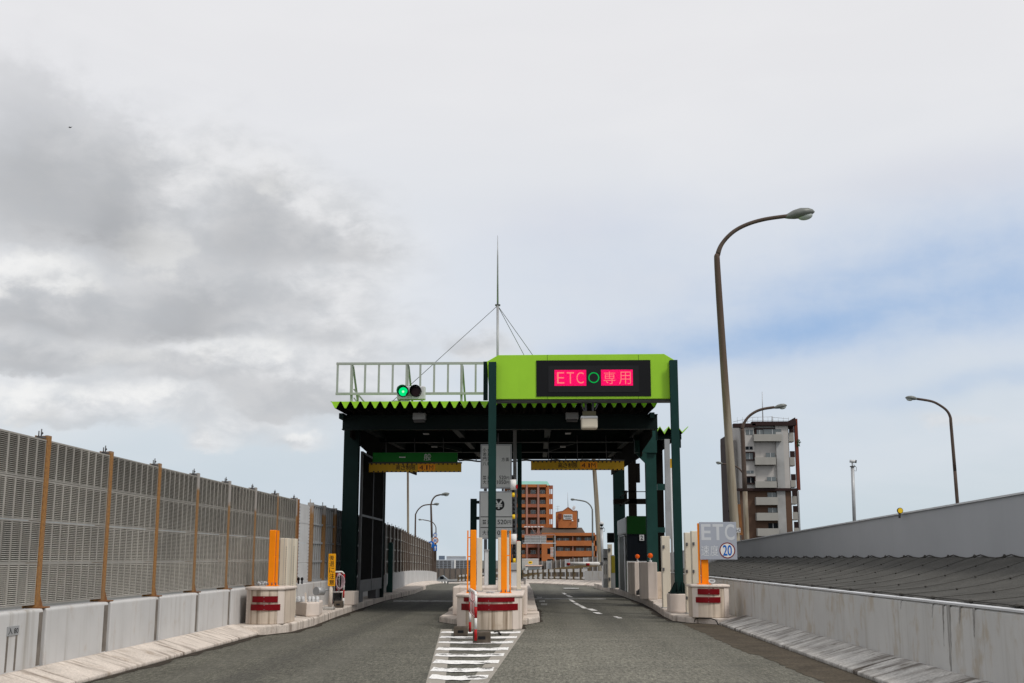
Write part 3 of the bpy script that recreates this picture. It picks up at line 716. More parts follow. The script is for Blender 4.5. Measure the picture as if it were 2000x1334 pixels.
for i in range(ny):
    for j in range(nx):
        a = i*(nx+1)+j; mb.face((a, a+1, a+nx+2, a+nx+1), True)
part(mb, 'netting', 'net', net)
for Y in cy:
    mb = MB(); mb.tube([(4.60+(6.98-4.60)*j/10, Y+.25*j/10, netz(4.60+(6.98-4.60)*j/10, Y)+.012) for j in range(11)], .0035, 6)
    for j in (3, 6, 8): x = 4.6+2.38*j/10; mb.ball((x, Y+.25*j/10, netz(x, Y)+.012), .016, .022, .014, 8, 5)
    mb.ball((4.58, Y, .95), .025, .035, .022, 8, 6); mb.ball((6.96, Y+.25, 1.43), .02, .04, .03, 8, 6)
    mb.tube([(4.56+.05*math.cos(t*.7), Y+.06*math.sin(t*.7), .955) for t in range(9)], .007, 5, True)
    part(mb, 'cord', 'cord', net)
mb = MB(); mb.tube([(6.96, cy[0]+.3*i, 1.45-.05*math.sin(math.pi*((i*.3) % 1.2)/1.2)) for i in range(130)], .010, 6)
mb.tube([(4.62, cy[0]+.3*i, .95) for i in range(130)], .007, 6); part(mb, 'edge_rope', 'cord', net)

# ------------------------------------------------------------------ toll gate canopy
X0, X1 = -5.30, 3.10                       # roof edges
gate = thing('toll_gate', 'dark green steel toll gate with a lime edged corrugated canopy over two lanes', 'toll gate', (-1, 36, 0))
ZR, AMP = 5.35, .165; NR = 33; pitch = (X1-X0)/NR; YF, YB = 29.2, 49.6; SLP = .034
def zroof(Y): return ZR+SLP*(Y-YF)            # the roof rises towards the back
mb = MB(); prof = []
for k in range(NR):
    x = X0+pitch*k; prof += [(x, 0), (x+pitch*.08, 0), (x+pitch*.42, -AMP), (x+pitch*.58, -AMP), (x+pitch*.92, 0)]
prof.append((X1, 0)); RB = zroof(YB)
for (xa, da), (xb, db) in zip(prof, prof[1:]):
    mb.cur = 0; mb.quad((xa, YF, ZR+da), (xb, YF, ZR+db), (xb, YB, RB+db), (xa, YB, RB+da))
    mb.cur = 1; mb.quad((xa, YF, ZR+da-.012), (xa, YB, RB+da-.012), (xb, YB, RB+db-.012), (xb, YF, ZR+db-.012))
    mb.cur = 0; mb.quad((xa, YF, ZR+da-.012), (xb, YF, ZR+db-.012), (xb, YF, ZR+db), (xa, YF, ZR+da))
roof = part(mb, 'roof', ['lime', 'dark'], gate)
for k in range(NR):
    x = X0+pitch*k
    mb = MB(); pts = [(x+pitch*.09, YF+.02, ZR-.004), (x+pitch*.425, YF+.02, ZR-AMP+.004), (x+pitch*.575, YF+.02, ZR-AMP+.004), (x+pitch*.91, YF+.02, ZR-.004)]
    mb.extrude(pts, (0, .03, 0)); part(mb, 'rib_closure', 'lime', roof)
def sloped(x0, x1, y0, y1, d0, d1):
    """box whose top and bottom follow the roof slope, d0..d1 below the valleys"""
    m_ = MB(); z = lambda Y, d: zroof(Y)-AMP-d
    m_.extrude([(x0, y0, z(y0, d1)), (x1, y0, z(y0, d1)), (x1, y0, z(y0, d0)), (x0, y0, z(y0, d0))], (0, y1-y0, SLP*(y1-y0))); return m_
for xa, xb in ((X0-.02, X0+.10), (X1-.10, X1+.02)): part(sloped(xa, xb, 30.6, YB, .014, .16), 'gutter', 'greenblack', gate)
def hbeam(mb, x0, x1, Y, w_, h):
    z = zroof(Y-w_/2)-AMP-.03
    mb.box(x0, x1, Y-w_/2, Y+w_/2, z-.02, z); mb.box(x0, x1, Y-w_/2, Y+w_/2, z-h, z-h+.02); mb.box(x0, x1, Y-.008, Y+.008, z-h+.02, z-.02)
XL, XRc = -5.10, 3.12; ZB = ZR-AMP-.03
LXc = xx(684, 33, 1000)
for Y, h in ((31.05, .40), (37.0, .36), (43.0, .34), (48.9, .30)):
    mb = MB(); hbeam(mb, xx(669, 31.05, 830) if Y < 35 else XL, xx(1283, 31.2, 830) if Y < 35 else 3.5, Y, .25, h); part(mb, 'cross_beam', 'beam', gate)
for X in (XL+.1, -2.4, .3, XRc-.1): part(sloped(X-.09, X+.09, 31.2, 48.7, .05, .27), 'long_beam', 'beam', gate)
for Y in (34, 40, 46):
    mb = MB(); hbeam(mb, XL, XRc, Y, .1, .14); part(mb, 'purlin', 'dark', gate)
mb = MB(); mb.box(X0, X1, 49.62, 49.68, RB-.45, RB+.01); part(mb, 'back_fascia', 'greenblack', gate)
for s_ in (-1, 1):   # diagonal braces in the roof plane
    mb = MB(); mb.bar((-1.2+s_*2.6, 37.3, zroof(37)-AMP-.28), (-1.2+s_*1.6, 42.8, zroof(42)-AMP-.28), .14, .02); part(mb, 'brace', 'beam', gate)
for xa in (XL-.14, XRc+.02):    # side fascias hanging from the roof edge
    mb = MB(); mb.extrude([(xa, 32.0, 4.72), (xa, 35.2, 4.60), (xa, 35.2, 4.45), (xa, YB, 4.9), (xa, YB, RB-AMP-.17), (xa, 32.0, zroof(32)-AMP-.17)], (.05, 0, 0)); part(mb, 'side_fascia', 'dark', gate)
def column(x0, x1, ytop, Y, z0, mat='green', dep=.3, zt=None):
    mb = MB(); a, b = xx(x0, Y, 1000), xx(x1, Y, 1000); z1 = zt or zz(ytop, Y)
    mb.box(a, b, Y, Y+.02, z0, z1); mb.box(a, b, Y+dep-.02, Y+dep, z0, z1); mb.box((a+b)/2-.01, (a+b)/2+.01, Y+.02, Y+dep-.02, z0, z1)
    return part(mb, 'column', mat, gate)
column(668, 697, 820, 32.6, .165, 'greenblack', zt=ZB+.08)
mb = MB(); mb.box(LXc-.23, LXc+.23, 32.3, 33.2, .165, .30); part(mb, 'column_base', 'dgray', gate)
column(1263, 1284, 885, 35.5, .2, 'green', zt=ZB+.1)
column(1199, 1221, 885, 48.6, .19, 'greenblack', zt=zroof(48.6)-AMP-.33)
column(744, 750, 925, 37.62, .165, 'greenblack', zt=4.9)
column(1010.5, 1019, 838, 38.6, .19, 'green', dep=.18, zt=zroof(38.6)-AMP-.05)
# haunch beside the right column
mb = MB(); Y = 35.4; mb.pr(1240, 1283, 860, 884, Y, .3); a = at(1240, 885, Y); b = at(1263, 885, Y); c_ = at(1263, 908, Y)
mb.extrude([a, c_, b], (0, .03, 0)); part(mb, 'haunch', 'green', gate)
mb = MB(); mb.pr(1238, 1284, 818, 860, 35.6, .3); part(mb, 'beam_end', 'greenblack', gate)
# left side screen with frames
xs_ = -5.02; ztp = zz(884, 33.5)
mb = MB()
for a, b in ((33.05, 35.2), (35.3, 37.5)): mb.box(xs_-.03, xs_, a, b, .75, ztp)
sp = part(mb, 'side_screen', 'dark', gate)
mb = MB()
for yv in (32.98, 35.25, 37.55): mb.box(xs_-.05, xs_+.02, yv-.035, yv+.035, .45, ztp)
for zv in (.76, 2.6, ztp-.03): mb.box(xs_-.04, xs_+.015, 33.02, 37.5, zv-.03, zv+.03)
mb.box(xs_-.03, xs_+.01, 33.02, 37.5, .45, .725)
part(mb, 'screen_frame', 'dgray', sp)
for a, b in ((33.3, 34.0), (36.7, 37.6)): mb = MB(); mb.box(xs_-.3, xs_-.05, a, b, .165, .45); part(mb, 'screen_footing', 'dgray', gate)
# right side: dark wall, pipe, small walkway roof and catwalk
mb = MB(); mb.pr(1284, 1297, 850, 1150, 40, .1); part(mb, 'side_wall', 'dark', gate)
mb = MB(); mb.bar(at(1302.5, 858, 34), at(1305.5, 1052, 34), .15, .12); part(mb, 'downpipe', 'gray', gate)
mb = MB(); mb.tube([at(1310, 914, 34.2), at(1313.5, 1120, 34.2)], .035, 8); part(mb, 'conduit', 'lightgray', gate)
mb = MB(); mb.pr(1308, 1312, 896, 915, 34.2, .08); part(mb, 'conduit_box', 'yellow', gate)
mb = MB(); mb.pr(1284, 1299, 945, 957, 36, .15); mb.pr(1284, 1299, 1030, 1040, 36, .15); part(mb, 'wall_beam', 'green', gate)
mb = MB(); Y = 37.5
zig = [(1266, 838), (1281, 848), (1289, 834), (1298, 848), (1306, 834), (1316, 848), (1324, 834), (1333, 846), (1344, 834)]
zp = [at(x, y, Y) for x, y in zig]
mb.cur = 0
for p, q_ in zip(zp, zp[1:]):
    mb.cur = 0; mb.extrude([p, q_, q_+Vector((0, 0, .03)), p+Vector((0, 0, .03))], (0, 6, 0))
    mb.cur = 1; mb.quad(p-Vector((0, -.02, .006)), p+Vector((0, 6, -.006)), q_+Vector((0, 6, -.006)), q_-Vector((0, -.02, .006)))
part(mb, 'side_roof', ['lime', 'dark'], gate)
mb = MB(); mb.pr(1268, 1331, 849, 858, 38, .2); mb.pr(1322, 1330, 848, 874, 37.9, .15); part(mb, 'side_roof_beam', 'greenblack', gate)
cat = MB(); Y = 45.6; cat.pr(1228, 1243, 880, 1012, Y, .3); cat.pr(1243, 1250, 905, 942, Y, .3); cat.pr(1200, 1264, 974, 983, Y, .8); cat.pr(1215, 1264, 959.5, 961, Y, .04)
cat.pr(1219, 1225, 958, 985, Y-.02, .03); cat.bar(at(1212, 971, 43), at(1226, 960, Y), .05); cat.bar(at(1212, 987, 43), at(1228, 977, Y), .06)
part(cat, 'catwalk', 'dark', gate)
mb = MB(); mb.tube([at(x, 900-1.5*math.sin(i*1.3), 46.5) for i, x in enumerate(range(896, 1240, 12))], .035, 6)
mb.tube([at(896, 900, 46.5), at(893, 893, 46.5)], .035, 6)
part(mb, 'hanging_conduit', 'dgray', gate)
mb = MB()
for x in (930, 1077, 1105, 1137, 1170, 1200): mb.tube([at(x, 888, 46.5), at(x, 900, 46.5)], .02, 6)
part(mb, 'conduit_hanger', 'dgray', gate)
for (x0, y, Y) in ((826, 846, 34.3), (842, 871, 36.7), (1104, 845, 34.3), (1094, 871, 36.7)):
    mb = MB(); mb.pr(x0, x0+11, y, y+1.6, Y, .25)
    solo(mb, 'ceiling_lamp', 'lightgray', {826: 'slim ceiling lamp under the canopy, behind the front beam on the left', 842: 'slim ceiling lamp under the canopy, deeper in above the green lane sign', 1104: 'slim ceiling lamp under the canopy near the big antenna box', 1094: 'slim ceiling lamp under the canopy, deeper in on the right'}[x0], 'lamp', 'ceiling lamps under the canopy')
# roof railing
rl = thing('roof_railing', 'pale grey railing on the canopy roof left of the lime sign box', 'railing', (-3, 29.9, ZR))
Y = 29.9; mb = MB(); zt_, zb_ = zz(709, Y), zz(768, Y); xa, xb = xx(659, Y, 740), xx(952, Y, 740)
mb.box(xa-.035, xb, Y-.03, Y+.03, zt_-.03, zt_+.03); mb.box(xa-.035, xb, Y-.03, Y+.03, zb_-.03, zb_+.03); part(mb, 'rail', 'rail', rl)
for k in range(11):
    x = xa+k*(xx(929, Y, 740)-xa)/10; mb = MB(); mb.box(x-.025, x+.025, Y-.025, Y+.025, zb_+.03, zt_-.03); part(mb, 'baluster', 'rail', rl)
for px_ in (686, 795, 901):
    x = xx(px_, Y, 760); mb = MB(); mb.box(x-.03, x+.03, Y+.032, Y+.09, ZR-.01, zt_); mb.bar((x+.02, Y+.1, zt_-.05), (x+.06, Y+1.0, ZR), .05); part(mb, 'support', 'rail', rl)
mb = MB(); mb.bar(at(691, 760, 30.3), at(712, 786, 30.3), .04); mb.bar(at(691, 777, 30.3), at(698, 786, 30.3), .03); mb.bar(at(700, 770, 30.3), at(700, 786, 30.3), .03); part(mb, 'stay', 'rail', rl)

# antenna mast with guy wires
mast = thing('antenna_mast', 'thin grey lightning mast with guy wires on the canopy roof', 'mast', at(972, 780, 33))
mb = MB(); mb.tube([at(972, 785, 33), at(972, 597, 33)], .036, 8); mb.tube([at(972, 597, 33), at(972, 500, 33), at(972, 460, 33)], [.028, .02, .006], 8); part(mb, 'pole', 'gray', mast)
for k, (x, y, Y) in enumerate(((765, 785, 31), (1045, 700, 34.5), (1027, 700, 35.5))):
    mb = MB(); mb.tube([at(972, 597, 33), at(x, y, Y)], .009, 5); part(mb, 'guy_wire', 'dgray', mast)
mb = MB(); mb.pr(967, 977, 594, 597, 32.97, .08); part(mb, 'wire_collar', 'dgray', mast)

# traffic signal
ts = thing('traffic_signal', 'grey two lamp traffic signal showing green on the canopy edge', 'traffic light', at(802, 785, 29.5))
Y = 29.5; mb = MB(); mb.pr(775, 830, 754, 780, Y, .22); part(mb, 'housing', 'lightgray', ts, .02)
mb = MB(); mb.pr(765, 800, 782, 785, Y+.05, .1); mb.pr(778, 782, 780, 785, Y+.05, .05); mb.pr(822, 826, 780, 785, Y+.05, .05); part(mb, 'bracket', 'lightgray', ts)
for (x, lensm, nm) in ((787.5, 'siggreen', 'lit green lens'), (812.5, 'sigred', 'dark unlit red lens')):
    c = at(x, 765, Y); mb = MB(); disc(mb, c, .115, Y-.012, dep=.012); ln = part(mb, 'lens', lensm, ts, label=nm)
    if lensm == 'siggreen': mb = MB(); disc(mb, c, .03, Y-.016, dep=.003); part(mb, 'bulb', 'sigcore', ln)
    mb = MB(); ns = 18
    for i in range(ns):     # visor: open hood over the upper three quarters
        a0, a1 = R(-50)+R(280)*i/ns, R(-50)+R(280)*(i+1)/ns
        for r_ in (.15, .138):
            p = lambda a, yy: (c.x+r_*math.cos(a), yy, c.z+.005+r_*math.sin(a))
            mb.quad(p(a0, Y-.22), p(a1, Y-.22), p(a1, Y), p(a0, Y))
    disc(mb, c, .14, Y-.006, r0=.112); part(mb, 'visor', 'black', ts)

# LED lane sign on its own posts
led = thing('led_sign', 'lime green sign box with a pink LED display reading ETC 専用 on two dark green posts', 'sign', (xx(1140, 28.4), 28.6, 0))
Y = 28.52; out = [(951, 706), (973, 693.5), (1297, 691), (1319, 704), (1318, 778.5), (956, 779.5)]
mb = MB(); mb.extrude([at(x, y, Y) for x, y in out][::-1], (0, .55, 0)); bx = part(mb, 'box', 'lime', led, .008)
mb = MB()
for x in (1069, 1247): mb.pr(x-.3, x+.3, 693, 703, Y-.002, .002); mb.pr(x-.3, x+.3, 774, 779, Y-.002, .002)
part(mb, 'seam', 'greenblack', bx)
mb = MB(); mb.pr(958, 1316, 779.6, 784, Y+.1, .35); part(mb, 'base_channel', 'dgray', led)
mb = MB(); mb.pr(1047.5, 1271, 703.5, 774, Y-.02, .03); fr = part(mb, 'frame', 'black', led)
mb = MB(); mb.pr(1071, 1248, 714, 766, Y-.03, .01); part(mb, 'screen', 'ink', fr)
mb = MB(); mb.pr(1083, 1145, 722.5, 753.5, Y-.035, .004); mb.pr(1174, 1236, 722, 753, Y-.035, .004); part(mb, 'display', 'ledpink', led)
mb = MB(); disc(mb, at(1159.5, 738, Y), .137, Y-.036, r0=.109); part(mb, 'ring', 'ledgreen', led)
for i in range(3): text('ETC'[i], 1088+19*i, 1102+19*i, 727, 749, Y-.037, 'ledtext', led, -.008)
text('専', 1179, 1202, 726, 750, Y-.037, 'ledtext', led, -.008); text('用', 1209, 1232, 726, 750, Y-.037, 'ledtext', led, -.008)
def led_post(xa, xb, ytop, zbase):
    a, b = xx(xa, 28.4, 1000), xx(xb, 28.4, 1000); zt = zz(ytop, 28.4); mb = MB()
    mb.box(a, b, 28.35, 28.365, zbase, zt); mb.box(a, b, 28.485, 28.5, zbase, zt); mb.box((a+b)/2-.01, (a+b)/2+.01, 28.365, 28.485, zbase, zt)
    return part(mb, 'post', 'greenpost', led)
led_post(953.5, 968.5, 707, .766)
a, b = xx(1307, 28.4, 760), xx(1321, 28.4, 760)
mb = MB(); x0, x1 = xx(1312.5, 28.4, 900), xx(1328, 28.4, 900); zb_, zt_ = .60, zz(704.5, 28.4)
mb.box(x0, x1, 28.35, 28.365, zb_, zt_); mb.box(x0, x1, 28.485, 28.5, zb_, zt_); mb.box((x0+x1)/2-.01, (x0+x1)/2+.01, 28.365, 28.485, zb_, zt_); part(mb, 'post', 'greenpost', led)
xm = (x0+x1)/2; mb = MB(); mb.box(xm-.24, xm+.24, 28.18, 28.67, .565, .595)
for dx in (-1, 1):
    for yy in (28.3, 28.42, 28.54): mb.extrude([(xm+dx*.08, yy, .595), (xm+dx*.22, yy, .595), (xm+dx*.08, yy, .86)], (0, .012, 0))
mb.extrude([(xm-.06, 28.35, .595), (xm-.06, 28.2, .595), (xm-.06, 28.35, .86)], (.012, 0, 0)); mb.extrude([(xm+.05, 28.35, .595), (xm+.05, 28.2, .595), (xm+.05, 28.35, .86)], (.012, 0, 0))
part(mb, 'base_plate', 'greenblack', led)
mb = MB(); mb.pr(944, 952.6, 706, 781, 28.55, .12); part(mb, 'bracket', 'greenblack', led)
mb = MB(); mb.box(xm-.26, xm+.27, 28.12, 28.8, .13, .56); solo(mb, 'plinth', 'block', 'cream concrete plinth under the right post of the lime sign', 'plinth', bevel=.02)

# ETC antennas and camera under the canopy front edge
for (x, y0, y1, Y, lab) in ((818.5, 806, 823, 30.6, 'small grey roadside antenna box under the canopy edge, below the traffic signal'), (1117.5, 805, 822, 30.6, 'small grey antenna box under the canopy edge, left of the larger one')):
    t = thing('antenna_box', lab, 'antenna', at(x, y0, Y), 'antenna boxes under the canopy'); mb = MB(); mb.pr(x-12.5, x+12.5, y0, y1-4, Y, .25); part(mb, 'case', 'gray', t, .015)
    mb = MB(); mb.pr(x-11, x+11, y1-3.6, y1+1, Y+.03, .2); part(mb, 'cover', 'dgray', t, .02)
    mb = MB(); mb.pr(x-2, x+2, y0-8, y0, Y+.1, .06); part(mb, 'hanger', 'dgray', t)
t = thing('antenna_box', 'larger pale antenna unit with rounded cover hanging from the lime sign', 'antenna', at(1150, 800, 28.92), 'antenna boxes under the canopy')
mb = MB(); a, b = at(1135, 814, 28.92), at(1167, 814, 28.92); mb.box(a.x, b.x, 28.82, 29.17, zz(838, 28.92), zz(814, 28.92)); part(mb, 'cover', 'cream', t, .05)
mb = MB(); mb.pr(1134.5, 1167.5, 812, 817, 28.8, .36); part(mb, 'rim', 'lightgray', t, .02)
mb = MB(); mb.pr(1138, 1164, 803, 812, 28.87, .2); part(mb, 'bracket', 'olivegray', t)
mb = MB(); mb.pr(1142, 1146, 783, 803, 28.92, .05); mb.pr(1156, 1160, 783, 803, 28.92, .05); mb.tube([at(1162, 783, 28.82), at(1168, 790, 28.82), at(1163, 800, 28.82)], .015, 6); mb.tube([at(1140, 783, 28.82), at(1136, 792, 28.82), at(1141, 803, 28.82)], .015, 6); part(mb, 'hanger', 'dgray', t)

# height limit bars and lane sign
def height_bar(x0, x1, y0, y1, Y, tx, label):
    t = thing('height_bar', label, 'sign', at((x0+x1)/2, y1, Y), 'height limit bars'); mb = MB(); mb.pr(x0, x1, y0, y1, Y, .06)
    mb.cur = 1; n = int((x1-x0)/8.6)
    for k in range(n):
        xa = x0+4+k*(x1-x0-6)/n; mb.pr(xa, xa+3, y0+.3, y0+2.8, Y-.003, .003); mb.pr(xa+4, xa+7, y1-2.3, y1, Y-.003, .003)
    bo = part(mb, 'board', ['yellow', 'ink'], t)
    mb = MB(); mb.pr(x0-1, x1+1, y0-2.5, y0, Y-.03, .12); part(mb, 'top_rail', 'dgray', t)
    ym = (y0+y1)/2
    mb = MB(); mb.pr(tx+43, tx+77, ym-7, ym+6, Y-.004, .004); part(mb, 'number_panel', 'yelloworange', bo)
    for i, ch in enumerate('高さ制限'): text(ch, tx+i*9.8, tx+i*9.8+8.8, ym-5.4, ym+4.4, Y-.002, 'ink', t, .010)
    text('4', tx+46, tx+53.5, ym-4.8, ym+4, Y-.006, 'ink', t, 0); text('.', tx+55.5, tx+57, ym+2.6, ym+4, Y-.006, 'ink', t); text('1', tx+59.5, tx+62, ym-4.8, ym+4, Y-.006, 'ink', t, 0); text('M', tx+65, tx+73, ym-4.8, ym+4, Y-.006, 'ink', t, -.01)
    mb = MB()
    for k in range(3):
        xa = x0+(x1-x0)*(.19+.31*k); mb.tube([at(xa, y0-2, Y+.03), at(xa-1, y0-50, Y+.03)], .012, 6)
    part(mb, 'hanger', 'dgray', t)
height_bar(720.5, 901, 905, 922, 33.95, 773, 'yellow height limit bar reading 高さ制限 4.1M under the green lane sign on the left')
height_bar(1037, 1219, 900.5, 918, 34.6, 1090, 'yellow height limit bar reading 高さ制限 4.1M over the right lane, no green sign above it')
t = thing('lane_sign', 'green lane sign reading 一般 above the left height bar', 'sign', at(810, 903, 33.8)); mb = MB(); mb.pr(728, 893.5, 884, 902, 33.8, .12); part(mb, 'board', 'signgreen', t)
text('般', 828, 842, 886, 899.5, 33.8, 'white', t, 0); mb = MB(); mb.pr(779.5, 792, 892.1, 893.8, 33.797, .002); part(mb, 'lettering', 'white', t)

# price boards
t = thing('price_board', 'upper grey price board listing 小倉 若戸 門司 八幡 with 520円 and 1050円', 'sign', at(970, 955, 32), 'price boards'); Y = 32
mb = MB(); mb.pr(938.5, 999.5, 867.5, 954, Y, .12); part(mb, 'case', 'gray', t); mb = MB(); mb.pr(941.5, 996.5, 870.5, 951, Y-.004, .004); part(mb, 'face', 'signgray', t)
for i, ch in enumerate(('小倉', '若戸', '門司', '八幡')):
    for j in range(2): text(ch[j], 943+9*j, 950+9*j, 875+9*i, 882.5+9*i, Y-.005, 'ink', t, .010)
text('方', 979.5, 986, 893.5, 901, Y-.005, 'ink', t, .01); text('面', 988, 994, 894, 901, Y-.005, 'ink', t, .01)
for (y, a, b) in ((929, '普通', '520'), (938, '大型', '1050')):
    for j in range(2): text(a[j], 943+9*j, 950+9*j, y, y+7.5, Y-.005, 'ink', t, .010)
    text(b, 975 if b == '520' else 971, 988, y, y+7.5, Y-.005, 'ink', t, .008); text('円', 989, 994.5, y+2, y+7.5, Y-.005, 'ink', t, .010)
mb = MB(); mb.pr(945, 951, 954.2, 959, Y+.02, .06); mb.pr(980, 984, 954.2, 959, Y+.02, .06); mb.tube([at(973, 867, Y+.05), at(973, 845, Y+.05)], .02, 6); part(mb, 'hanger', 'dgray', t)
t = thing('price_board', 'lower grey price board with a black yen circle over 普通 520円 and 大型 1050円', 'sign', at(970, 1052, 32), 'price boards')
mb = MB(); mb.pr(936, 1003, 959.5, 1052.5, Y, .15); part(mb, 'case', 'gray', t); mb = MB(); mb.pr(938.5, 1000.5, 962, 1050.5, Y-.004, .004); part(mb, 'face', 'signgray', t)
mb = MB(); disc(mb, at(974, 985.5, Y), .16, Y-.0055); part(mb, 'yen_disc', 'ink', t); text('¥', 966, 982, 977, 994, Y-.006, 'signgray', t, .02)
mb = MB(); mb.pr(938.5, 1000.5, 1008.7, 1010.3, Y-.006, .002); mb.pr(938.5, 1000.5, 1029.5, 1031, Y-.006, .002); part(mb, 'divider', 'ink', t)
for (y, a, b) in ((1015, '普通', '520'), (1036, '大型', '1050')):
    for j in range(2): text(a[j], 942+9.5*j, 950+9.5*j, y, y+9, Y-.006, 'ink', t, .010)
    text(b, 971.5 if b == '520' else 967, 989.5, y, y+9, Y-.006, 'ink', t, .006); text('円', 991, 998.5, y+1.5, y+9, Y-.006, 'ink', t, .010)
mb = MB(); mb.prz(945, 951, 1053, .19, Y+.05, .08); mb.prz(986, 992, 1053, .19, Y+.05, .08); part(mb, 'leg', 'dgray', t)
t = thing('bracket_post', 'blackish green steel post with side arms left of the lower price board', 'post', (xx(926, 32.6), 32.7, .19)); mb = MB(); mb.prz(918.5, 930.5, 974, .19, 32.6, .2); part(mb, 'post', 'greenblack', t)
mb = MB(); mb.pr(930.5, 937, 978, 983.5, 32.6, .1); mb.pr(930.5, 937, 1009, 1015, 32.6, .1); part(mb, 'arm', 'greenblack', t)
mb = MB(); mb.bar(at(1005.5, 838, 36), at(1006.5, 1120, 36), .11, .1); mb.pr(1002, 1004.6, 880, 932, 35.9, .04)
solo(mb, 'service_pole', 'gray', 'slim grey service pole rising behind the price boards to the canopy', 'pole')

# raised yellow and black barrier arm on its grey cabinet
t = thing('barrier_gate', 'grey barrier cabinet with a raised yellow and black padded arm on the centre island', 'barrier', (xx(1005, 27.4), 27.5, .69)); Y = 27.4
mb = MB(); mb.prz(998, 1011, 1114, .69, Y, .25); part(mb, 'cabinet', 'lightgray', t, .01); mb = MB(); mb.pr(997.5, 1011.5, 1099, 1114, Y-.02, .3); part(mb, 'motor_head', 'gray', t, .012)
mb = MB(); mb.pr(997.5, 1011.5, 1113, 1115, Y-.022, .1); part(mb, 'seam', 'dgray', t)
mb = MB(); segs = 20
for k in range(segs):
    mb.cur = 1 if k % 5 == 0 else 0; f0, f1 = k/segs, (k+1)/segs
    mb.tube([at(1004.6-2.6*f0, 1099-171*f0, Y+.1), at(1004.6-2.6*f1, 1099-171*f1, Y+.1)], .034, 10)
arm = part(mb, 'arm', ['ink', 'brightyellow'], t)
mb = MB(); mb.tube([at(1003.5, 1063, Y+.08), at(1003.3, 1043, Y+.08)], .07, 10); mb.tube([at(1003, 957, Y+.08), at(1002.5, 937, Y+.08)], .07, 10); part(mb, 'pad', 'white', arm)
mb = MB(); mb.pr(1008.5, 1015, 1056, 1062, Y-.1, .03); mb.pr(1008, 1011, 947, 954, Y+.02, .03); part(mb, 'red_tag', 'redpaint', arm)

# ------------------------------------------------------------------ crash blocks
def arcpts(xa, xb, Y, sag, n=14):
    r_ = []
    for i in range(n+1):
        t_ = i/n*2-1; r_.append(((xa+xb)/2+(xb-xa)/2*t_, Y+sag*t_*t_))
    return r_
def crash_block(label, xa, xb, Y, sag, dep, z0, z1, strips, group='crash blocks at the island noses'):
    t = thing('crash_block', label, 'concrete block', ((xa+xb)/2, Y+dep/2, z0), group)
    ar = arcpts(xa, xb, Y, sag); mb = MB(); mb.prism(ar+[(xb, Y+dep), (xa, Y+dep)], z0, z1-.06); part(mb, 'body', 'blockdirty', t, .015)
    ar2 = arcpts(xa-.03, xb+.03, Y-.03, sag); mb = MB(); mb.prism(ar2+[(xb+.03, Y+dep+.03), (xa-.03, Y+dep+.03)], z1-.058, z1); part(mb, 'cap', 'block', t, .02)
    w_ = xb-xa
    for s in (-1, 1):    # smooth cheeks either side of the stained middle
        mb = MB(); lim = xa+w_*.16; pts = [p for p in ar if (p[0] <= lim+.001 if s < 0 else p[0] >= xb-w_*.16-.001)]
        pts2 = [(x, y-.012) for x, y in pts]; mb.prism(pts2+pts[::-1], z0+.01, z1-.06); part(mb, 'cheek', 'block', t)
    for (f0, f1, za, zb) in strips:
        n_ = 14; mb = MB(); q_ = []
        for i in range(n_+1):
            fr_ = f0+(f1-f0)*i/n_; t_ = fr_*2-1; q_.append((xa+w_*fr_, Y+sag*t_*t_-.022))
        mb.prism(q_+[(x, y+.014) for x, y in q_[::-1]], za, zb)
        st = part(mb, 'reflector_strip', 'red', t)
        mb = MB()
        for i in (0, n_//2, n_):
            x, y = q_[i]
            for zq in (za+.02, zb-.02): mb.ball((x+(.02 if i == 0 else -.02 if i == n_ else 0), y, zq), .007, .007, .007, 6, 4)
        part(mb, 'screw', 'gray', st)
    return t
zs = lambda y, Y: zz(y, Y)
crash_block('wide rounded cream crash block with two red strips at the centre island nose', xx(892, 23.5), xx(1019, 23.5), 23.3, .45, 3.15, 0, .69,
            [(.11, .89, zs(1176, 23.3), zs(1164, 23.3)), (.07, .94, zs(1193, 23.3), zs(1180, 23.3))])
crash_block('rounded cream crash block with two red strips on the left kerb, orange post on top', xx(485, 22.4), xx(558.5, 22.4), 22.2, .20, 1.2, .17, zs(1147, 22.2),
            [(.2, .86, zs(1177, 22.2), zs(1165, 22.2)), (.16, .92, zs(1193, 22.2), zs(1181, 22.2))])
crash_block('rounded cream crash block with two red strips on the right kerb below the speed sign', xx(1351, 25.7), xx(1422, 25.7), 25.6, .18, .9, .13, zs(1142, 25.6),
            [(.13, .72, zs(1161, 25.6), zs(1150, 25.6)), (.08, .74, zs(1177, 25.6), zs(1166, 25.6))])
mb = MB(); mb.box(xx(888, 27.2), xx(1029, 27.2), 26.7, 28.9, .13, .765); solo(mb, 'island_block', 'block', 'wide cream concrete block behind the nose of the centre island', 'concrete block', bevel=.03)
mb = MB(); mb.box(xx(1017, 33), xx(1024.5, 33), 30, 36, .19, .80); solo(mb, 'island_block', 'block', 'narrow cream concrete block behind the wide island block on its right edge', 'concrete block', bevel=.02)
mb = MB(); mb.box(xx(940, 30), xx(962, 30), 29.6, 31.5, .19, .93); solo(mb, 'island_block', 'block', 'grey cream concrete footing on the island below the price boards', 'concrete block', bevel=.02)

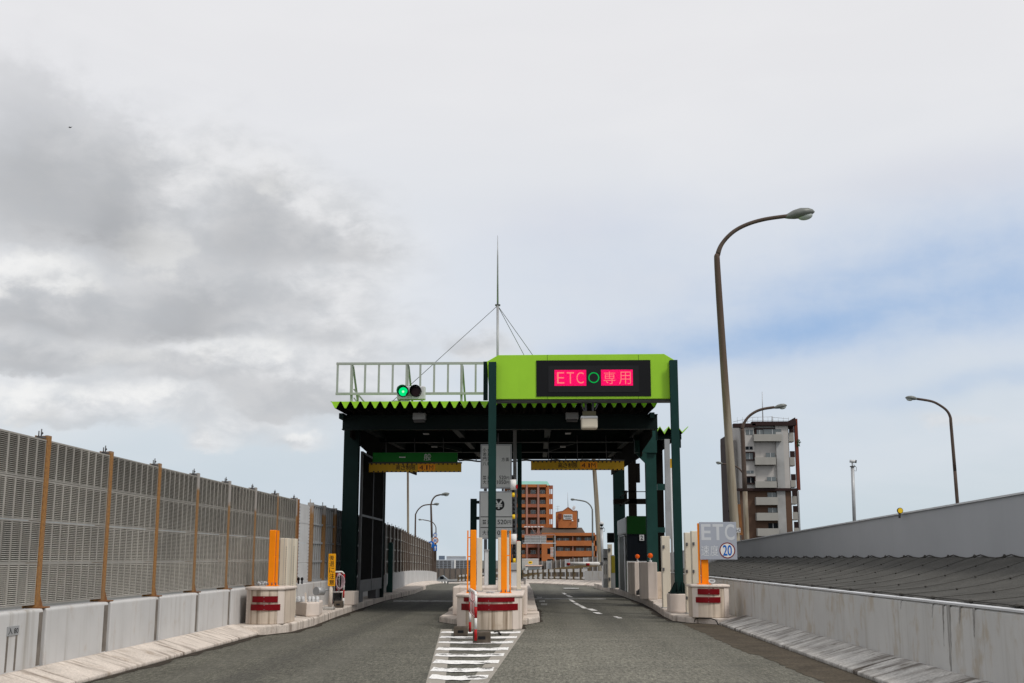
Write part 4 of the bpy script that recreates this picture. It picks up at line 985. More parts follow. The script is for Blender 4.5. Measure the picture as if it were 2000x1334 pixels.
# orange guard posts
def guard_post(label, xa, xb, y0, Y, zb, rail_x, conn, w_rail=2.6):
    t = thing('guard_post', label, 'post', (xx((xa+xb)/2, Y), Y+.05, zb), 'orange guard posts'); mb = MB(); mb.prz(xa, xb, y0, zb, Y, .09); p = part(mb, 'board', 'orange', t, .012)
    mb = MB(); mb.prz(rail_x-w_rail/2, rail_x+w_rail/2, y0+1, zb+.002, Y+.02, .03)
    e = xa if rail_x < xa else xb
    for y in conn: mb.pr(min(rail_x, e), max(rail_x, e), y-1, y+1, Y+.03, .02)
    part(mb, 'side_rail', 'orange', t)
    lo, hi = min(xa, rail_x)-2, max(xb, rail_x)+2; mb = MB(); a, b = xx(lo, Y), xx(hi, Y); mb.box(a, b, Y-.05, Y+.16, zb+.001, zb+.018); part(mb, 'base_plate', 'orange', t)
    mb = MB()
    for x in (a+.03, (a+b)/2, b-.03): mb.tube([(x, Y-.03, zb+.018), (x, Y-.03, zb+.07)], .010, 6); mb.tube([(x, Y+.13, zb+.018), (x, Y+.13, zb+.06)], .010, 6)
    part(mb, 'anchor_bolt', 'dgray', t)
    return t
guard_post('orange guard post with a thin rail on its left, left side of the centre island', 918.5, 930, 1035, 24.3, .69, 913.5, (1050, 1087))
guard_post('orange guard post with a thin rail on its right, right side of the centre island', 978.5, 990, 1035, 24.3, .69, 996.5, (1085,))
guard_post('orange guard post standing on the left crash block beside the noise barrier', 525, 537.5, 1035, 22.9, zs(1147, 22.2), 542, (1087,), 4.5)
# cream vehicle sensor posts
def sensor_post(label, xa, xb, y0, z0, Y, dep=.25, boxes=(), perf=False):
    t = thing('sensor_post', label, 'post', (xx((xa+xb)/2, Y), Y+dep/2, z0), 'cream sensor posts'); mb = MB(); mb.prz(xa, xb, y0, z0, Y, dep); b_ = part(mb, 'case', 'cream', t, .012)
    if perf:
        mb = MB(); x = xx(xb, Y, 1100)
        zt_ = zz(y0, Y); k = z0+.15
        while k < zt_-.15: mb.box(x-.035, x-.022, Y-.003, Y, k, k+.018); k += .045
        part(mb, 'vent_row', 'dgray', b_)
        mb = MB(); mb.prz(xb-7, xb-6.4, y0, z0, Y-.003, .003); part(mb, 'seam', 'gray', b_)
    if boxes:
        for y in boxes: mb = MB(); mb.pr(xa+1.5, xa+5, y-3, y+3, Y-.04, .04); part(mb, 'latch', 'dgray', b_)
    mb = MB(); a, b = xx(xa-1.5, Y), xx(xb+1.5, Y); mb.box(a, b, Y-.02, Y+dep+.02, z0, z0+.02); part(mb, 'foot', 'gray', t)
    return t
sensor_post('shorter cream sensor post with a slotted edge just right of the left orange post', 546, 561, 1051, zs(1147, 22.2)-.66, 23.6, perf=True)
sensor_post('taller cream sensor post with a slotted edge, nearest the pale infill panel', 561.5, 576, 1052, .17, 24.9, perf=True)
sensor_post('cream sensor post behind the left orange post of the centre island', 931, 941, 1050, .69, 25.3)
sensor_post('cream sensor post standing behind the right orange post of the centre island', 972.5, 994, 1050, .69, 25.2)
sensor_post('tall cream sensor post with a dark bolt, right edge of the centre island', 1009, 1017, 1057, .69, 26.3)
sensor_post('cream sensor post with small dark latches left of the lime sign right post', 1293, 1309, 1047, .17, 29.6, boxes=(1068, 1112))
sensor_post('slim cream sensor post with three latches between the sign post and the speed sign', 1338.5, 1350.5, 1040, .13, 27.6, boxes=(1063, 1116, 1168))
sensor_post('cream sensor post with latches directly left of the speed sign', 1351.5, 1366, 1037, .13, 27.1, boxes=(1062, 1116))
t = thing('equipment_cabinet', 'grey white upright cabinet seen past the lime sign left post on the island', 'cabinet', (xx(950, 28), 28, .765)); mb = MB(); mb.prz(946, 953, 1076, .765, 27.8, .3); part(mb, 'case', 'lightgray', t, .01); mb = MB(); mb.pr(944.5, 954, 1073, 1076, 27.78, .34); part(mb, 'lid', 'gray', t)
t = thing('equipment_cabinet', 'dark cabinet under the price boards on the centre island', 'cabinet', (xx(996, 30.5), 30.5, .765)); mb = MB(); mb.prz(990, 1000, 1056, .765, 28.5, .3); part(mb, 'case', 'black', t, .01); mb = MB(); mb.pr(991, 999, 1066, 1094, 28.49, .01); part(mb, 'door', 'dgray', t)
# right kerb speed sign
t = thing('speed_sign', 'grey square sign reading ETC 速度 20 on an orange post above the right crash block', 'sign', (xx(1375, 25.8), 25.8, zs(1142, 25.6))); zb_ = zs(1142, 25.6)
mb = MB(); mb.prz(1371, 1384.5, 1093, zb_, 25.85, .08); part(mb, 'post', 'orange', t, .008)
mb = MB(); mb.prz(1363, 1366.5, 1022, zb_, 25.82, .05); part(mb, 'side_rail', 'orange', t); mb = MB(); a, b = xx(1362, 25.8), xx(1387, 25.8); mb.box(a, b, 25.75, 26.0, zb_+.001, zb_+.02); part(mb, 'base_plate', 'orange', t)
Y = 25.8; mb = MB(); mb.pr(1366.5, 1439, 1019.5, 1093, Y, .03); part(mb, 'board', 'signface', t, .006)
for i in (0, 2): text('ETC'[i], 1369.5+23*i, 1388.5+23*i, 1023.5, 1055, Y, 'ghost', t, .018)
mb = MB(); mb.pr(1391.5, 1412.5, 1023.5, 1029, Y-.002, .001); mb.pr(1399.2, 1404.8, 1029, 1055, Y-.002, .001); part(mb, 'lettering', 'ghost', t)
text('速', 1369.5, 1385.5, 1065, 1086, Y, 'ghost', t, .008); text('度', 1387, 1403, 1065, 1086, Y, 'ghost', t, .008)
c = at(1420.5, 1075, Y); mb = MB(); disc(mb, c, .172, Y-.003, 40); ds = part(mb, 'speed_disc', 'white', t); mb = MB(); disc(mb, c, .172, Y-.0045, 40, .15); part(mb, 'ring', 'red', ds)
text('20', 1412, 1429.5, 1064.5, 1085.5, Y-.004, 'blue', t, .018)
mb = MB(); c = at(1390, 1135, 25.75); mb.tube([(c.x+.065*math.cos(k*.52), 25.72+.02*math.sin(k*.52), c.z+.035*math.sin(k*.52)) for k in range(12)], .012, 6, True); mb.tube([(c.x, 25.75, zb_), (c.x, 25.75, c.z)], .014, 6); mb.bar((c.x-.06, 25.73, c.z), (c.x+.06, 25.73, c.z), .015)
solo(mb, 'cable_loop', 'lightgray', 'pale bent cable loop beside the speed sign post on the right crash block', 'cable')
mb = MB(); mb.tube([at(x, y, Y_) for x, y, Y_ in ((1356, 1214, 25.4), (1358, 1209, 25.2), (1366, 1207, 25.1), (1388, 1208, 24.9), (1398, 1211, 24.8), (1403, 1220, 24.3))], .012, 6)
solo(mb, 'bent_rod', 'black', 'thin black bent rod lying at the foot of the right kerb', 'rod')
mb = MB(); c = at(956, 1151, 24); mb.tube([(c.x+.06*math.cos(k*.6), 24.2+.05*math.sin(k*.6), .70+.02*math.sin(k)) for k in range(11)], .012, 6, True); mb.tube([(c.x-.08, 24.15, .705), (c.x+.08, 24.1, .72), (c.x+.1, 24.0, .71)], .012, 6)
solo(mb, 'cable_loop', 'lightgray', 'pale coil of cable on top of the centre crash block by the sign post', 'cable')
mb = MB(); mb.tube([(xx(966, 22.5), 22.5, .02), (xx(973, 22.6), 22.6, .03), (xx(976, 22.2), 22.2, .02), (xx(978, 21.8), 21.8, .02)], .015, 6); solo(mb, 'rubber_strip', 'black', 'black strip of rubber lying at the foot of the centre crash block', 'debris')

# red and white barricades
def foot(t, c, wx, wy, h, rz=0):
    mb = MB(); rm = Matrix.Rotation(rz, 4, 'Z')
    o = Vector(c); mb.box(-wx/2, wx/2, -wy/2, wy/2, 0, h); mb.v = [tuple(rm @ Vector(v)+o) for v in mb.v]; ft = part(mb, 'foot', 'footing', t, .015)
    mb = MB(); mb.box(-wx*.2, wx*.2, -wy/2-.004, -wy/2+.01, h*.36, h*.62); mb.v = [tuple(rm @ Vector(v)+o) for v in mb.v]; part(mb, 'slot', 'ink', ft)
def banded(mb, pts, r_, n=8, seg=.17):
    """tube along a polyline in alternating red (0) and white (1) bands"""
    pts = [Vector(p) for p in pts]; acc = 0
    for a, b in zip(pts, pts[1:]):
        L = (b-a).length; k = max(1, round(L/seg))
        for i in range(k): mb.cur = acc % 2; acc += 1; mb.tube([a+(b-a)*i/k, a+(b-a)*(i+1)/k], r_, n)
t = thing('barricade', 'red and white pipe barricade seen end on in front of the centre crash block', 'barricade', (-1.13, 20.6, 0), 'red and white barricades')
A, B = Vector((-1.045, 19.75, 0)), Vector((-1.27, 22.0, 0))
mb = MB(); banded(mb, [A+Vector((0, 0, .05)), A+Vector((0, 0, .78))], .023); part(mb, 'leg', ['redpaint', 'white'], t)
mb = MB(); banded(mb, [B+Vector((0, 0, .05)), B+Vector((0, 0, .78))], .023); part(mb, 'leg', ['redpaint', 'white'], t)
mb = MB(); d = (B-A); mb.tube([A+Vector((0, 0, .78)), A+d*.05+Vector((0, 0, .83)), B-d*.05+Vector((0, 0, .83)), B+Vector((0, 0, .78))], .023, 8); part(mb, 'top_rail', 'white', t)
for z in (.66, .42): mb = MB(); banded(mb, [A+d*.02+Vector((0, 0, z)), B-d*.02+Vector((0, 0, z))], .018); part(mb, 'rail', ['redpaint', 'white'], t)
for k in range(1, 8): p = A+d*k/8; mb = MB(); mb.tube([p+Vector((0, 0, .42)), p+Vector((0, 0, .8))], .012, 6); part(mb, 'bar', 'white' if k % 2 else 'redpaint', t)
foot(t, (-.95, 19.9, 0), .30, .26, .19, .05); foot(t, (-1.42, 21.7, 0), .26, .26, .17, .05)
t = thing('barricade', 'red and white pipe barricade hung with rope beside the green gate column', 'barricade', (xx(662, 30), 30, .165), 'red and white barricades'); Y = 30; a, b = xx(650, Y), xx(673, Y); zt_ = zz(1117, Y)
mb = MB(); banded(mb, [(a, Y, .2), (a, Y, zt_-.06)], .022); part(mb, 'leg', ['redpaint', 'white'], t); mb = MB(); banded(mb, [(b, Y, .2), (b, Y, zt_-.06)], .022, seg=.21); part(mb, 'leg', ['white', 'redpaint'], t)
mb = MB(); mb.tube([(a, Y, zt_-.06), (a+.05, Y, zt_), (b-.05, Y, zt_), (b, Y, zt_-.06)], .022, 8); mb.tube([(a, Y, .55), (b, Y, .55)], .018, 8); part(mb, 'top_rail', 'white', t)
for k in range(1, 5): x = a+(b-a)*k/5; mb = MB(); mb.tube([(x, Y, .55), (x, Y, zt_)], .010, 6); part(mb, 'bar', 'white' if k % 2 else 'redpaint', t)
foot(t, (xx(664, 29.8), 29.8, .165), .22, .22, .17)
mb = MB(); c = at(663, 1136, Y)
for k in range(5): mb.tube([(c.x+(.07+.01*k)*math.cos(i*.449)+.01*k, Y-.05-.012*k, c.z+(.21-.01*k)*math.sin(i*.449)) for i in range(14)], .012, 6, True)
solo(mb, 'rope_coil', 'rope', 'pinkish coil of rope hanging on the left barricade', 'rope')
t = thing('warning_sign', 'narrow yellow upright sign reading 後退に注意 on the left kerb', 'sign', (xx(647, 28.6), 28.6, .165)); Y = 28.6; mb = MB(); mb.pr(641, 655, 1081.5, 1144.5, Y, .02); part(mb, 'board', 'signyellow', t)
for i, ch in enumerate('後退に注意'): text(ch, 643, 653, 1084+12*i, 1094.5+12*i, Y, 'ink', t, .006)
mb = MB(); mb.tube([at(647, 1144, Y+.05), (xx(646.5, Y), Y+.05, .19)], [.045, .05], 10); mb.tube([at(648, 1083, Y+.05), at(647, 1144, Y+.05)], .02, 8); part(mb, 'post', 'kerb', t)
mb = MB(); mb.box(xx(632, Y), xx(655, Y), Y-.15, Y+.2, .165, .235); part(mb, 'base', 'kerbdark', t, .015)
mb = MB(); mb.tube([(xx(630, 28), 28, .24), (xx(636, 28), 27.7, .18)], .03, 8); solo(mb, 'pipe_end', 'white', 'short white pipe end lying against the yellow sign base', 'pipe')
# planter-like box with capped stubs
t = thing('cable_box', 'low cream concrete box with six capped grey stubs behind the left sensor posts', 'concrete box', (xx(600, 25.8), 25.8, .165)); mb = MB(); zt_ = zz(1177, 25.4)
mb.prism([(xx(573, 25.4), 25.9), (xx(598, 25.0), 25.2), (xx(630, 25.7), 25.5), (xx(630, 26.6), 26.8), (xx(573, 26.6), 26.8)], .165, zt_); part(mb, 'body', 'block', t, .025)
for x in (578.5, 586, 594, 607, 614, 622):
    p = Vector((xx(x, 25.75), 25.75, zt_)); mb = MB(); mb.tube([p, p+Vector((0, 0, .09))], .04, 10); mb.ball(p+Vector((0, 0, .09)), .04, .04, .03, 10, 5, v1=.5); mb.tube([p+Vector((0, 0, -.001)), p+Vector((0, 0, .025))], .05, 10); part(mb, 'stub', 'lightgray', t)
mb = MB(); p = Vector((xx(600.5, 25.6), 25.6, zt_)); mb.bar(p, p+Vector((-.02, 0, .2)), .035); part(mb, 'stake', 'kerb', t)
mb = MB(); mb.tube([at(617, 1154.5, 27.5), at(630, 1154.5, 27.7)], .10, 14); mb.ball(at(631.5, 1154.5, 27.72), .05, .05, .1, 12, 8); mb.tube([at(632, 1153, 27.7), at(641, 1152, 27.9)], .02, 6); solo(mb, 'tank', 'gray', 'small grey cylindrical tank against the left parapet', 'tank')
for x, lb in ((583, 'black capped valve on the left parapet, left one of two'), (590, 'black capped valve on the left parapet, right one of two')):
    mb = MB(); p = at(x, 1131, 27.6); mb.tube([Vector((p.x, p.y, .8)), p], .02, 6); mb.ball(p, .035, .035, .045, 10, 6); solo(mb, 'valve', 'black', lb, 'valve', 'valves on the left parapet')
mb = MB(); 
for k in range(9): mb.ball((xx(510+k*1.8, 22.9), 22.75+.04*random.random(), zs(1147, 22.2)+.03+.05*random.random()), .03, .03, .03, 7, 5)
mb.tube([(xx(508, 22.9), 22.8, zs(1147, 22.2)+.02), (xx(516, 22.9), 22.75, zs(1147, 22.2)+.09), (xx(524, 22.9), 22.8, zs(1147, 22.2)+.02)], .015, 6)
solo(mb, 'cable_bundle', 'gray', 'tangle of grey cable ends on top of the left crash block', 'cable')
mb = MB(); mb.box(xx(672, 31.6), xx(696, 31.6), 31.4, 32.2, .165, zz(1155, 31.5)); solo(mb, 'plinth', 'block', 'cream concrete plinth at the foot of the left gate column', 'plinth', bevel=.02)
mb = MB(); mb.prz(758, 767, 1062, .165, 43, .15); mb.tube([(xx(762.5, 43), 43.07, zz(1062, 43)-.02), (xx(762.5, 43), 43.07, zz(1059, 43))], [.085, .05], 12); p = xx(758, 43); mb.extrude([(p, 43.05, .165), (p-.1, 43.05, .165), (p, 43.05, .5)], (0, .05, 0))
solo(mb, 'gate_post', 'green', 'short dark green post with rounded top on the left kerb beyond the gate', 'post')

# ------------------------------------------------------------------ right kerb equipment
def cabinet(label, xa, xb, xc, Y, z0, ytop, bx):
    t = thing('beacon_cabinet', label, 'cabinet', (xx((xa+xb)/2, Y), Y+.3, z0), 'white cabinets with orange beacons'); zt_ = zz(ytop, Y); mb = MB()
    mb.prism([(xx(xa, Y), Y+.35), (xx(xc, Y), Y), (xx(xb, Y), Y), (xx(xb, Y), Y+.8), (xx(xa, Y), Y+.8)], z0, zt_); part(mb, 'case', 'block', t, .02)
    p = Vector((xx(bx, Y+.3), Y+.3, zt_)); mb = MB(); mb.tube([p, p+Vector((0, 0, .05))], .05, 10); mb.tube([p+Vector((0, 0, .05)), p+Vector((0, 0, .13))], .02, 8); st = part(mb, 'beacon_stem', 'lightgray', t)
    c = p+Vector((0, 0, .19)); mb = MB(); disc(mb, Vector((c.x, 0, c.z)), .075, Y+.26, 20, dep=.08); mb.ball((c.x, Y+.26, c.z), .07, .03, .07, 14, 8); part(mb, 'beacon', 'amber', t)
cabinet('white cabinet with an orange beacon at the right kerb edge, nearer one', 1252, 1283, 1265, 34.6, .21, 1098, 1270)
cabinet('white cabinet with an orange beacon in front of the toll booth, farther one', 1229, 1254, 1239, 39.4, .21, 1098, 1245)
mb = MB(); mb.prz(1283.5, 1293.5, 1117, .21, 35.2, .9); solo(mb, 'plinth', 'blockdirty', 'stained concrete plinth at the foot of the right gate column', 'plinth', bevel=.015)
mb = MB(); mb.tube([at(1246, 1162, 37.5), at(1246, 1154, 37.5)], .06, 10); mb.tube([at(1246, 1156, 37.5), at(1251, 1152, 37.4)], .05, 10); solo(mb, 'pipe_end', 'dgray', 'dark elbow pipe between the two white beacon cabinets', 'pipe')
bo = thing('toll_booth', 'green and white toll booth with dark windows and a plate reading 2', 'toll booth', (3.9, 44.5, .21)); Y0_, Y1_ = 42.0, 46.4; xa, xb = xx(1224, Y0_), 4.35; ZT = zz(1008, Y0_)
zg, zw = zz(1043, Y0_), zz(1096, Y0_)
mb = MB(); mb.box(xa, xb, Y0_, Y1_, .21, zw); mb.box(xa+.08, xb, Y0_+.06, Y1_, zw, zg); mb.box(xa, xa+.08, Y1_-1.2, Y1_, zw, zg); part(mb, 'lower_wall', 'lightgray', bo)
mb = MB(); mb.box(xa+.02, xb, Y0_-.02, Y0_-.002, zg, ZT); part(mb, 'front_fascia', 'boothgreen', bo)
mb = MB(); mb.box(xa-.02, xb, Y0_, Y1_, zg+.002, ZT-.02); part(mb, 'roof_box', 'lightgray', bo, .06)
mb = MB(); mb.box(xa+.02, xb-.02, Y0_+.02, Y0_+.05, zw, zg); part(mb, 'front_window', 'glass', bo)
mb = MB(); mb.box(xa-.012, xa-.002, Y0_+.5, Y0_+1.2, .6, zg-.05); part(mb, 'side_door', 'lightgray', bo); 
mb = MB(); mb.box(xa-.014, xa-.002, Y0_+1.3, Y0_+3.4, .22, zg); part(mb, 'doorway', 'greenblack', bo)
mb = MB(); mb.box(xa-.016, xa-.003, Y0_, Y0_+.28, .22, zw); part(mb, 'corner_panel', 'boothgreen', bo)
mb = MB(); mb.pr(1249, 1258, 1044.5, 1056, Y0_-.03, .02); part(mb, 'number_plate', 'lightgray', bo); text('2', 1251, 1256, 1046, 1054.5, Y0_-.03, 'ink', bo, .03)
mb = MB(); mb.box(xa-.10, xa-.02, Y0_+.3, Y0_+1.9, zg-.07, zg-.03); part(mb, 'awning', 'lightgray', bo)
# machines beyond
t = thing('toll_machine', 'grey ticket machine with a small notice at the far end of the right kerb', 'toll machine', (xx(1183, 49), 49, .19)); mb = MB(); mb.prz(1178.5, 1188, 1072, .19, 49, .4); part(mb, 'case', 'gray', t, .015); mb = MB(); mb.pr(1179, 1187, 1096, 1130, 48.99, .01); part(mb, 'notice', 'white', t)
mb = MB(); mb.pr(1178.3, 1188.2, 1090, 1093, 48.98, .05); part(mb, 'slot', 'ink', t); mb = MB()
for k in range(2): mb.pr(1180.5+3.5*k, 1181.3+3.5*k, 1102, 1122, 48.985, .004)
part(mb, 'lettering', 'ink', t)
sensor_post('cream sensor post far off between the grey ticket machine and the booth', 1187.5, 1196, 1063, .19, 48.3, boxes=(1074, 1131))
t = thing('notice_board', 'narrow olive yellow panel on a grey stand left of the booth', 'sign', (xx(1197, 47.6), 47.6, .19)); mb = MB(); mb.prz(1193.5, 1201.5, 1084, .19, 47.6, .15); part(mb, 'stand', 'gray', t); mb = MB(); mb.pr(1194, 1201, 1086, 1119, 47.59, .01); part(mb, 'panel', 'olive', t)
t = thing('monitor', 'black screen monitor on an arm off the back right gate column', 'monitor', at(1193, 1060, 46.5)); mb = MB(); mb.pr(1186, 1200.5, 1040.5, 1060, 46.5, .2); part(mb, 'case', 'dgray', t, .02); mb = MB(); mb.pr(1187.5, 1199, 1042.5, 1058, 46.49, .01); part(mb, 'screen', 'black', t)
t = thing('barrier_gate', 'lowered white barrier arm with red patches across the right lane', 'barrier', at(1172, 1101, 51)); Y = 51
mb = MB(); mb.tube([at(1105.5, 1100.5, Y), at(1172, 1101, Y)], [.065, .075], 12); arm = part(mb, 'arm', 'white', t)
mb = MB(); mb.tube([at(1107, 1101.5, Y-.012), at(1113, 1101.5, Y-.012)], .07, 12); mb.tube([at(1144.5, 1102, Y-.012), at(1151.5, 1102, Y-.012)], .072, 12); part(mb, 'red_patch', 'redpaint', arm)
mb = MB(); mb.pr(1170.5, 1177.5, 1098, 1104.5, Y-.06, .12); part(mb, 'bracket', 'dgray', t)
mb = MB(); mb.prz(1176, 1179, 1098, .15, Y+.1, .15); part(mb, 'stand', 'lightgray', t)
def camera_pole(label, x0, y0, x1, y1, Y, r_, facing):
    t = thing('camera_pole', label, 'camera pole', at(x0, y0, Y), 'camera poles'); a, b = at(x0, y0, Y), at(x1, y1, Y)
    mb = MB(); mb.tube([a, b], r_, 12); part(mb, 'pole', 'gray', t); mb = MB(); mb.tube([b, b+Vector((0, 0, .04))], r_*1.5, 12); part(mb, 'collar', 'dgray', t)
    mb = MB(); mb.tube([b, b+Vector((0, 0, .2))], r_*.45, 8); part(mb, 'stem', 'lightgray', t)
    c = b+Vector((0, 0, .25)); mb = MB(); mb.tube([c+Vector((-.11, 0, 0)), c+Vector((.12*facing, -.05, -.02))], .065, 10) if facing > 0 else mb.ball(c, .12, .12, .12, 12, 8); part(mb, 'camera', 'lightgray', t)
    mb = MB(); mb.tube([c+Vector((.121, -.05, -.02)), c+Vector((.17, -.06, -.025))], .068, 10) if facing > 0 else mb.ball(c-Vector((0, .02, .06)), .1, .1, .09, 12, 8); part(mb, 'lens_hood', 'black', t)
    mb = MB(); mb.tube([b+Vector((.06, 0, .1)), b+Vector((.17, 0, -.03)), b+Vector((.15, 0, -.18)), b+Vector((.06, 0, -.15))], .010, 6); part(mb, 'cable', 'black', t)
camera_pole('grey camera pole standing behind the grey ramp wall on the right', 1670, 1055, 1665, 912, 50, .075, 1)
camera_pole('slim grey pole with a dome camera beyond the right lane', 1177, 1110, 1175, 1032, 62, .075, -1)
t = thing('delineator', 'round yellow reflector on a short stem atop the grey ramp wall', 'reflector', at(1757, 1008, 22.3)); mb = MB(); c = at(1757, 997.5, 22.3); mb.tube([at(1757, 1012, 22.3), c], .022, 8); part(mb, 'stem', 'dgray', t)
mb = MB(); disc(mb, c, .056, 22.26, 24, dep=.03); part(mb, 'rim', 'black', t); mb = MB(); disc(mb, c, .047, 22.255, 24); part(mb, 'reflector', 'brightyellow', t)

# ------------------------------------------------------------------ street lamps
def lamp(label, pts, Y, head, r0, r1, polemat='pole', armmat='poledark', split=2, group='street lamps along the expressway', zbase=None):
    """pts: picture points of pole and arm from base to head"""
    P = [at(x, y, Y) for x, y in pts]
    if zbase is not None: d = P[0]-P[1]; P[0] = P[0]+d*((zbase-P[0].z)/d.z)
    t = thing('street_lamp', label, 'street lamp', P[0], group); k = len(P)
    # smooth the arm
    S = []
    for i in range(k-1):
        p0, p1, p2, p3 = P[max(i-1, 0)], P[i], P[i+1], P[min(i+2, k-1)]
        for j in range(5):
            u = j/5; S.append(.5*((2*p1)+(-p0+p2)*u+(2*p0-5*p1+4*p2-p3)*u*u+(-p0+3*p1-3*p2+p3)*u**3))
    S.append(P[-1]); cut = split*5; n = len(S); rad = [r0+(r1-r0)*min(1, i/(n*.55)) for i in range(n)]
    mb = MB(); mb.tube(S[:cut+1], rad[:cut+1], 12); part(mb, 'pole', polemat, t)
    mb = MB(); mb.tube(S[cut:], rad[cut:], 12); part(mb, 'arm', armmat, t)
    (hx0, hy0), (hx1, hy1) = head; a, b = at(hx0, hy0, Y), at(hx1, hy1, Y); L = (b-a).length; ax = (b-a).normalized()
    rot = ax.to_track_quat('X', 'Z').to_matrix()
    mb = MB(); n_ = 10
    # tapered cobra head
    secs = [(0, .09, .09, 0), (.12, .16, .15, .0), (.3, .32, .23, .02), (.55, .45, .27, .03), (.8, .36, .21, .03), (.94, .2, .12, .02), (1, .04, .03, .01)]
    base = len(mb.v); nn = 14
    for f, wy, hz, dz in secs:
        for j in range(nn):
            th = 2*math.pi*j/nn; cz = math.sin(th); v = Vector((f*L, wy*L*.55*math.cos(th), (hz*L*.66*cz if cz > 0 else hz*L*.62*cz)+dz*L)); mb.v.append(tuple(a+rot @ v))
    for i in range(len(secs)-1):
        for j in range(nn):
            j2 = (j+1) % nn; mb.face((base+i*nn+j, base+i*nn+j2, base+(i+1)*nn+j2, base+(i+1)*nn+j), True)
    part(mb, 'lamp_head', 'lampgray', t)
    c = a+rot @ Vector((.66*L, 0, -.075*L)); mb = MB(); mb.ball(c, .26*L, .15*L, .15*L, 14, 10, rot=rot, v0=.42, v1=1.0); part(mb, 'lens', 'lens', t)
    return t
lamp('tall rusty topped street lamp nearest on the right, marked 15-C at its foot', [(1437, 1062), (1425, 880), (1412, 690), (1401, 520), (1402, 497), (1411, 475), (1432, 453), (1460, 438), (1495, 428), (1537, 422)], 42, ((1533, 423.5), (1591, 414)), .17, .075, split=4, zbase=1.2)
t = bpy.data.objects['street_lamp']
mb = MB(); mb.pr(1434.5, 1446.5, 1031, 1040, 41.77, .02); part(mb, 'number_band', 'lightgray', t); text('15-C', 1435, 1446, 1032.5, 1038.5, 41.765, 'ink', t, .006)
mb = MB(); mb.bar(at(1443, 985, 42.1), at(1448, 1045, 42.1), .1, .1); mb.pr(1430, 1452, 1057, 1061, 41.8, .5); part(mb, 'base_bracket', 'rust', t)
lamp('second street lamp on the right in front of the apartment tower, head to the right', [(1459, 1058), (1455, 960), (1450.5, 850), (1450, 838), (1453, 827), (1462, 814), (1476, 804), (1492, 798.5), (1512, 795.5)], 95, ((1511, 796.5), (1537, 792)), .22, .11, split=1, zbase=-2)
lamp('distant lamp with its head to the left beside the apartment tower', [(1457, 1040), (1454.5, 960), (1453.5, 932), (1450, 923), (1443, 915), (1432, 909), (1411, 906)], 150, ((1412, 906), (1398, 903)), .17, .10, split=2, zbase=-5)
lamp('dark street lamp behind the grey ramp wall at the far right, head to the left', [(1870.5, 990), (1865, 920), (1857.5, 830), (1856, 815), (1850, 803), (1838, 793), (1820, 784), (1791, 779)], 70, ((1793, 779), (1768, 777)), .11, .075, polemat='poledark', split=1, zbase=1)
lamp('lamp with the highest head of the three beyond the left lane', [(844.5, 1090), (843.5, 1050), (842, 995), (842, 985), (845, 976), (851, 969), (861, 966)], 186, ((860, 966.5), (878, 964.5)), .2, .12, polemat='lampgray', split=1, zbase=-9)
lamp('lamp on the leftmost curved pole of the three beyond the left lane', [(811, 1090), (811, 1060), (811.5, 1010), (812.5, 1003), (818, 994), (828, 987), (845, 985)], 225, ((845, 985.5), (858, 984)), .18, .12, polemat='lampgray', split=1, zbase=-9)
lamp('small lamp with its head to the left above the round road signs', [(851.5, 1090), (851.5, 1060), (851.5, 1035), (851, 1029), (847, 1022), (840, 1018), (825, 1015)], 320, ((825, 1015.5), (817, 1014.5)), .17, .12, polemat='lampgray', split=1, zbase=-9)
lamp('dark curved lamp with its head to the left beside the orange gabled building', [(1158, 1110), (1157.5, 1060), (1157, 1000), (1156, 993), (1152, 986), (1143, 979.5), (1124, 976)], 210, ((1125, 976.5), (1114, 975)), .17, .12, polemat='lampgray', armmat='lampgray', split=1, zbase=-9)
lamp('leaning tall lamp pole beyond the right lane, its head hidden by the canopy', [(1172, 1097), (1166.5, 1000), (1160, 905), (1151, 780), (1148, 760), (1140, 748), (1122, 740), (1100, 737)], 75, ((1101, 737), (1084, 735)), .17, .09, polemat='pole', split=3, zbase=-1)
lamp('tall lamp pole beyond the left barrier, its head hidden by the canopy', [(797, 1050), (796.8, 980), (796.5, 900), (796.5, 850), (799, 842), (804, 838), (810, 836), (822, 834)], 85, ((821, 834), (838, 832)), .085, .07, polemat='pole', split=3, zbase=-1)

# ------------------------------------------------------------------ road signs by the far lamps
t = thing('sign_pole', 'dark pole carrying round and square blue road signs beyond the left lane', 'sign pole', at(850, 1095, 80)); Y = 80; mb = MB(); mb.tube([at(850, 1095, Y), at(850, 1040, Y)], .05, 8); part(mb, 'pole', 'poledark', t)
def rsign(x, y, rr_, mat, Y, ring=None):
    c = at(x, y, Y); mb = MB(); disc(mb, c, rr_*Y/F, Y-.08, 24, dep=.02); p = part(mb, 'sign_plate', mat, t)
    if ring: mb = MB(); disc(mb, c, rr_*.72*Y/F, Y-.083, 24); part(mb, 'inner_disc', ring, p)
    return p
rsign(850, 1045, 4, 'blue', Y, 'lightgray'); rsign(850.3, 1055.5, 6.2, 'brick', Y, 'white'); text('80', 846.8, 853.8, 1053, 1058.5, Y-.086, 'blue', t, .02)
mb = MB(); mb.pr(846.5, 853.5, 1064, 1076, Y-.06, .02); part(mb, 'sign_plate', 'blue', t); rsign(842, 1063.5, 6.5, 'blue', Y-.3)
def arrow(x, y0, y1, Y):
    mb = MB(); mb.pr(x-.8, x+.8, y0+3, y1, Y, .004); a, b, c = at(x-2.4, y0+3.6, Y), at(x+2.4, y0+3.6, Y), at(x, y0, Y); mb.quad(a-Vector((0, .001, 0)), b-Vector((0, .001, 0)), c-Vector((0, .001, 0))); part(mb, 'arrow', 'white', t)
arrow(842, 1059, 1068, Y-.39); arrow(850, 1066, 1075, Y-.066)

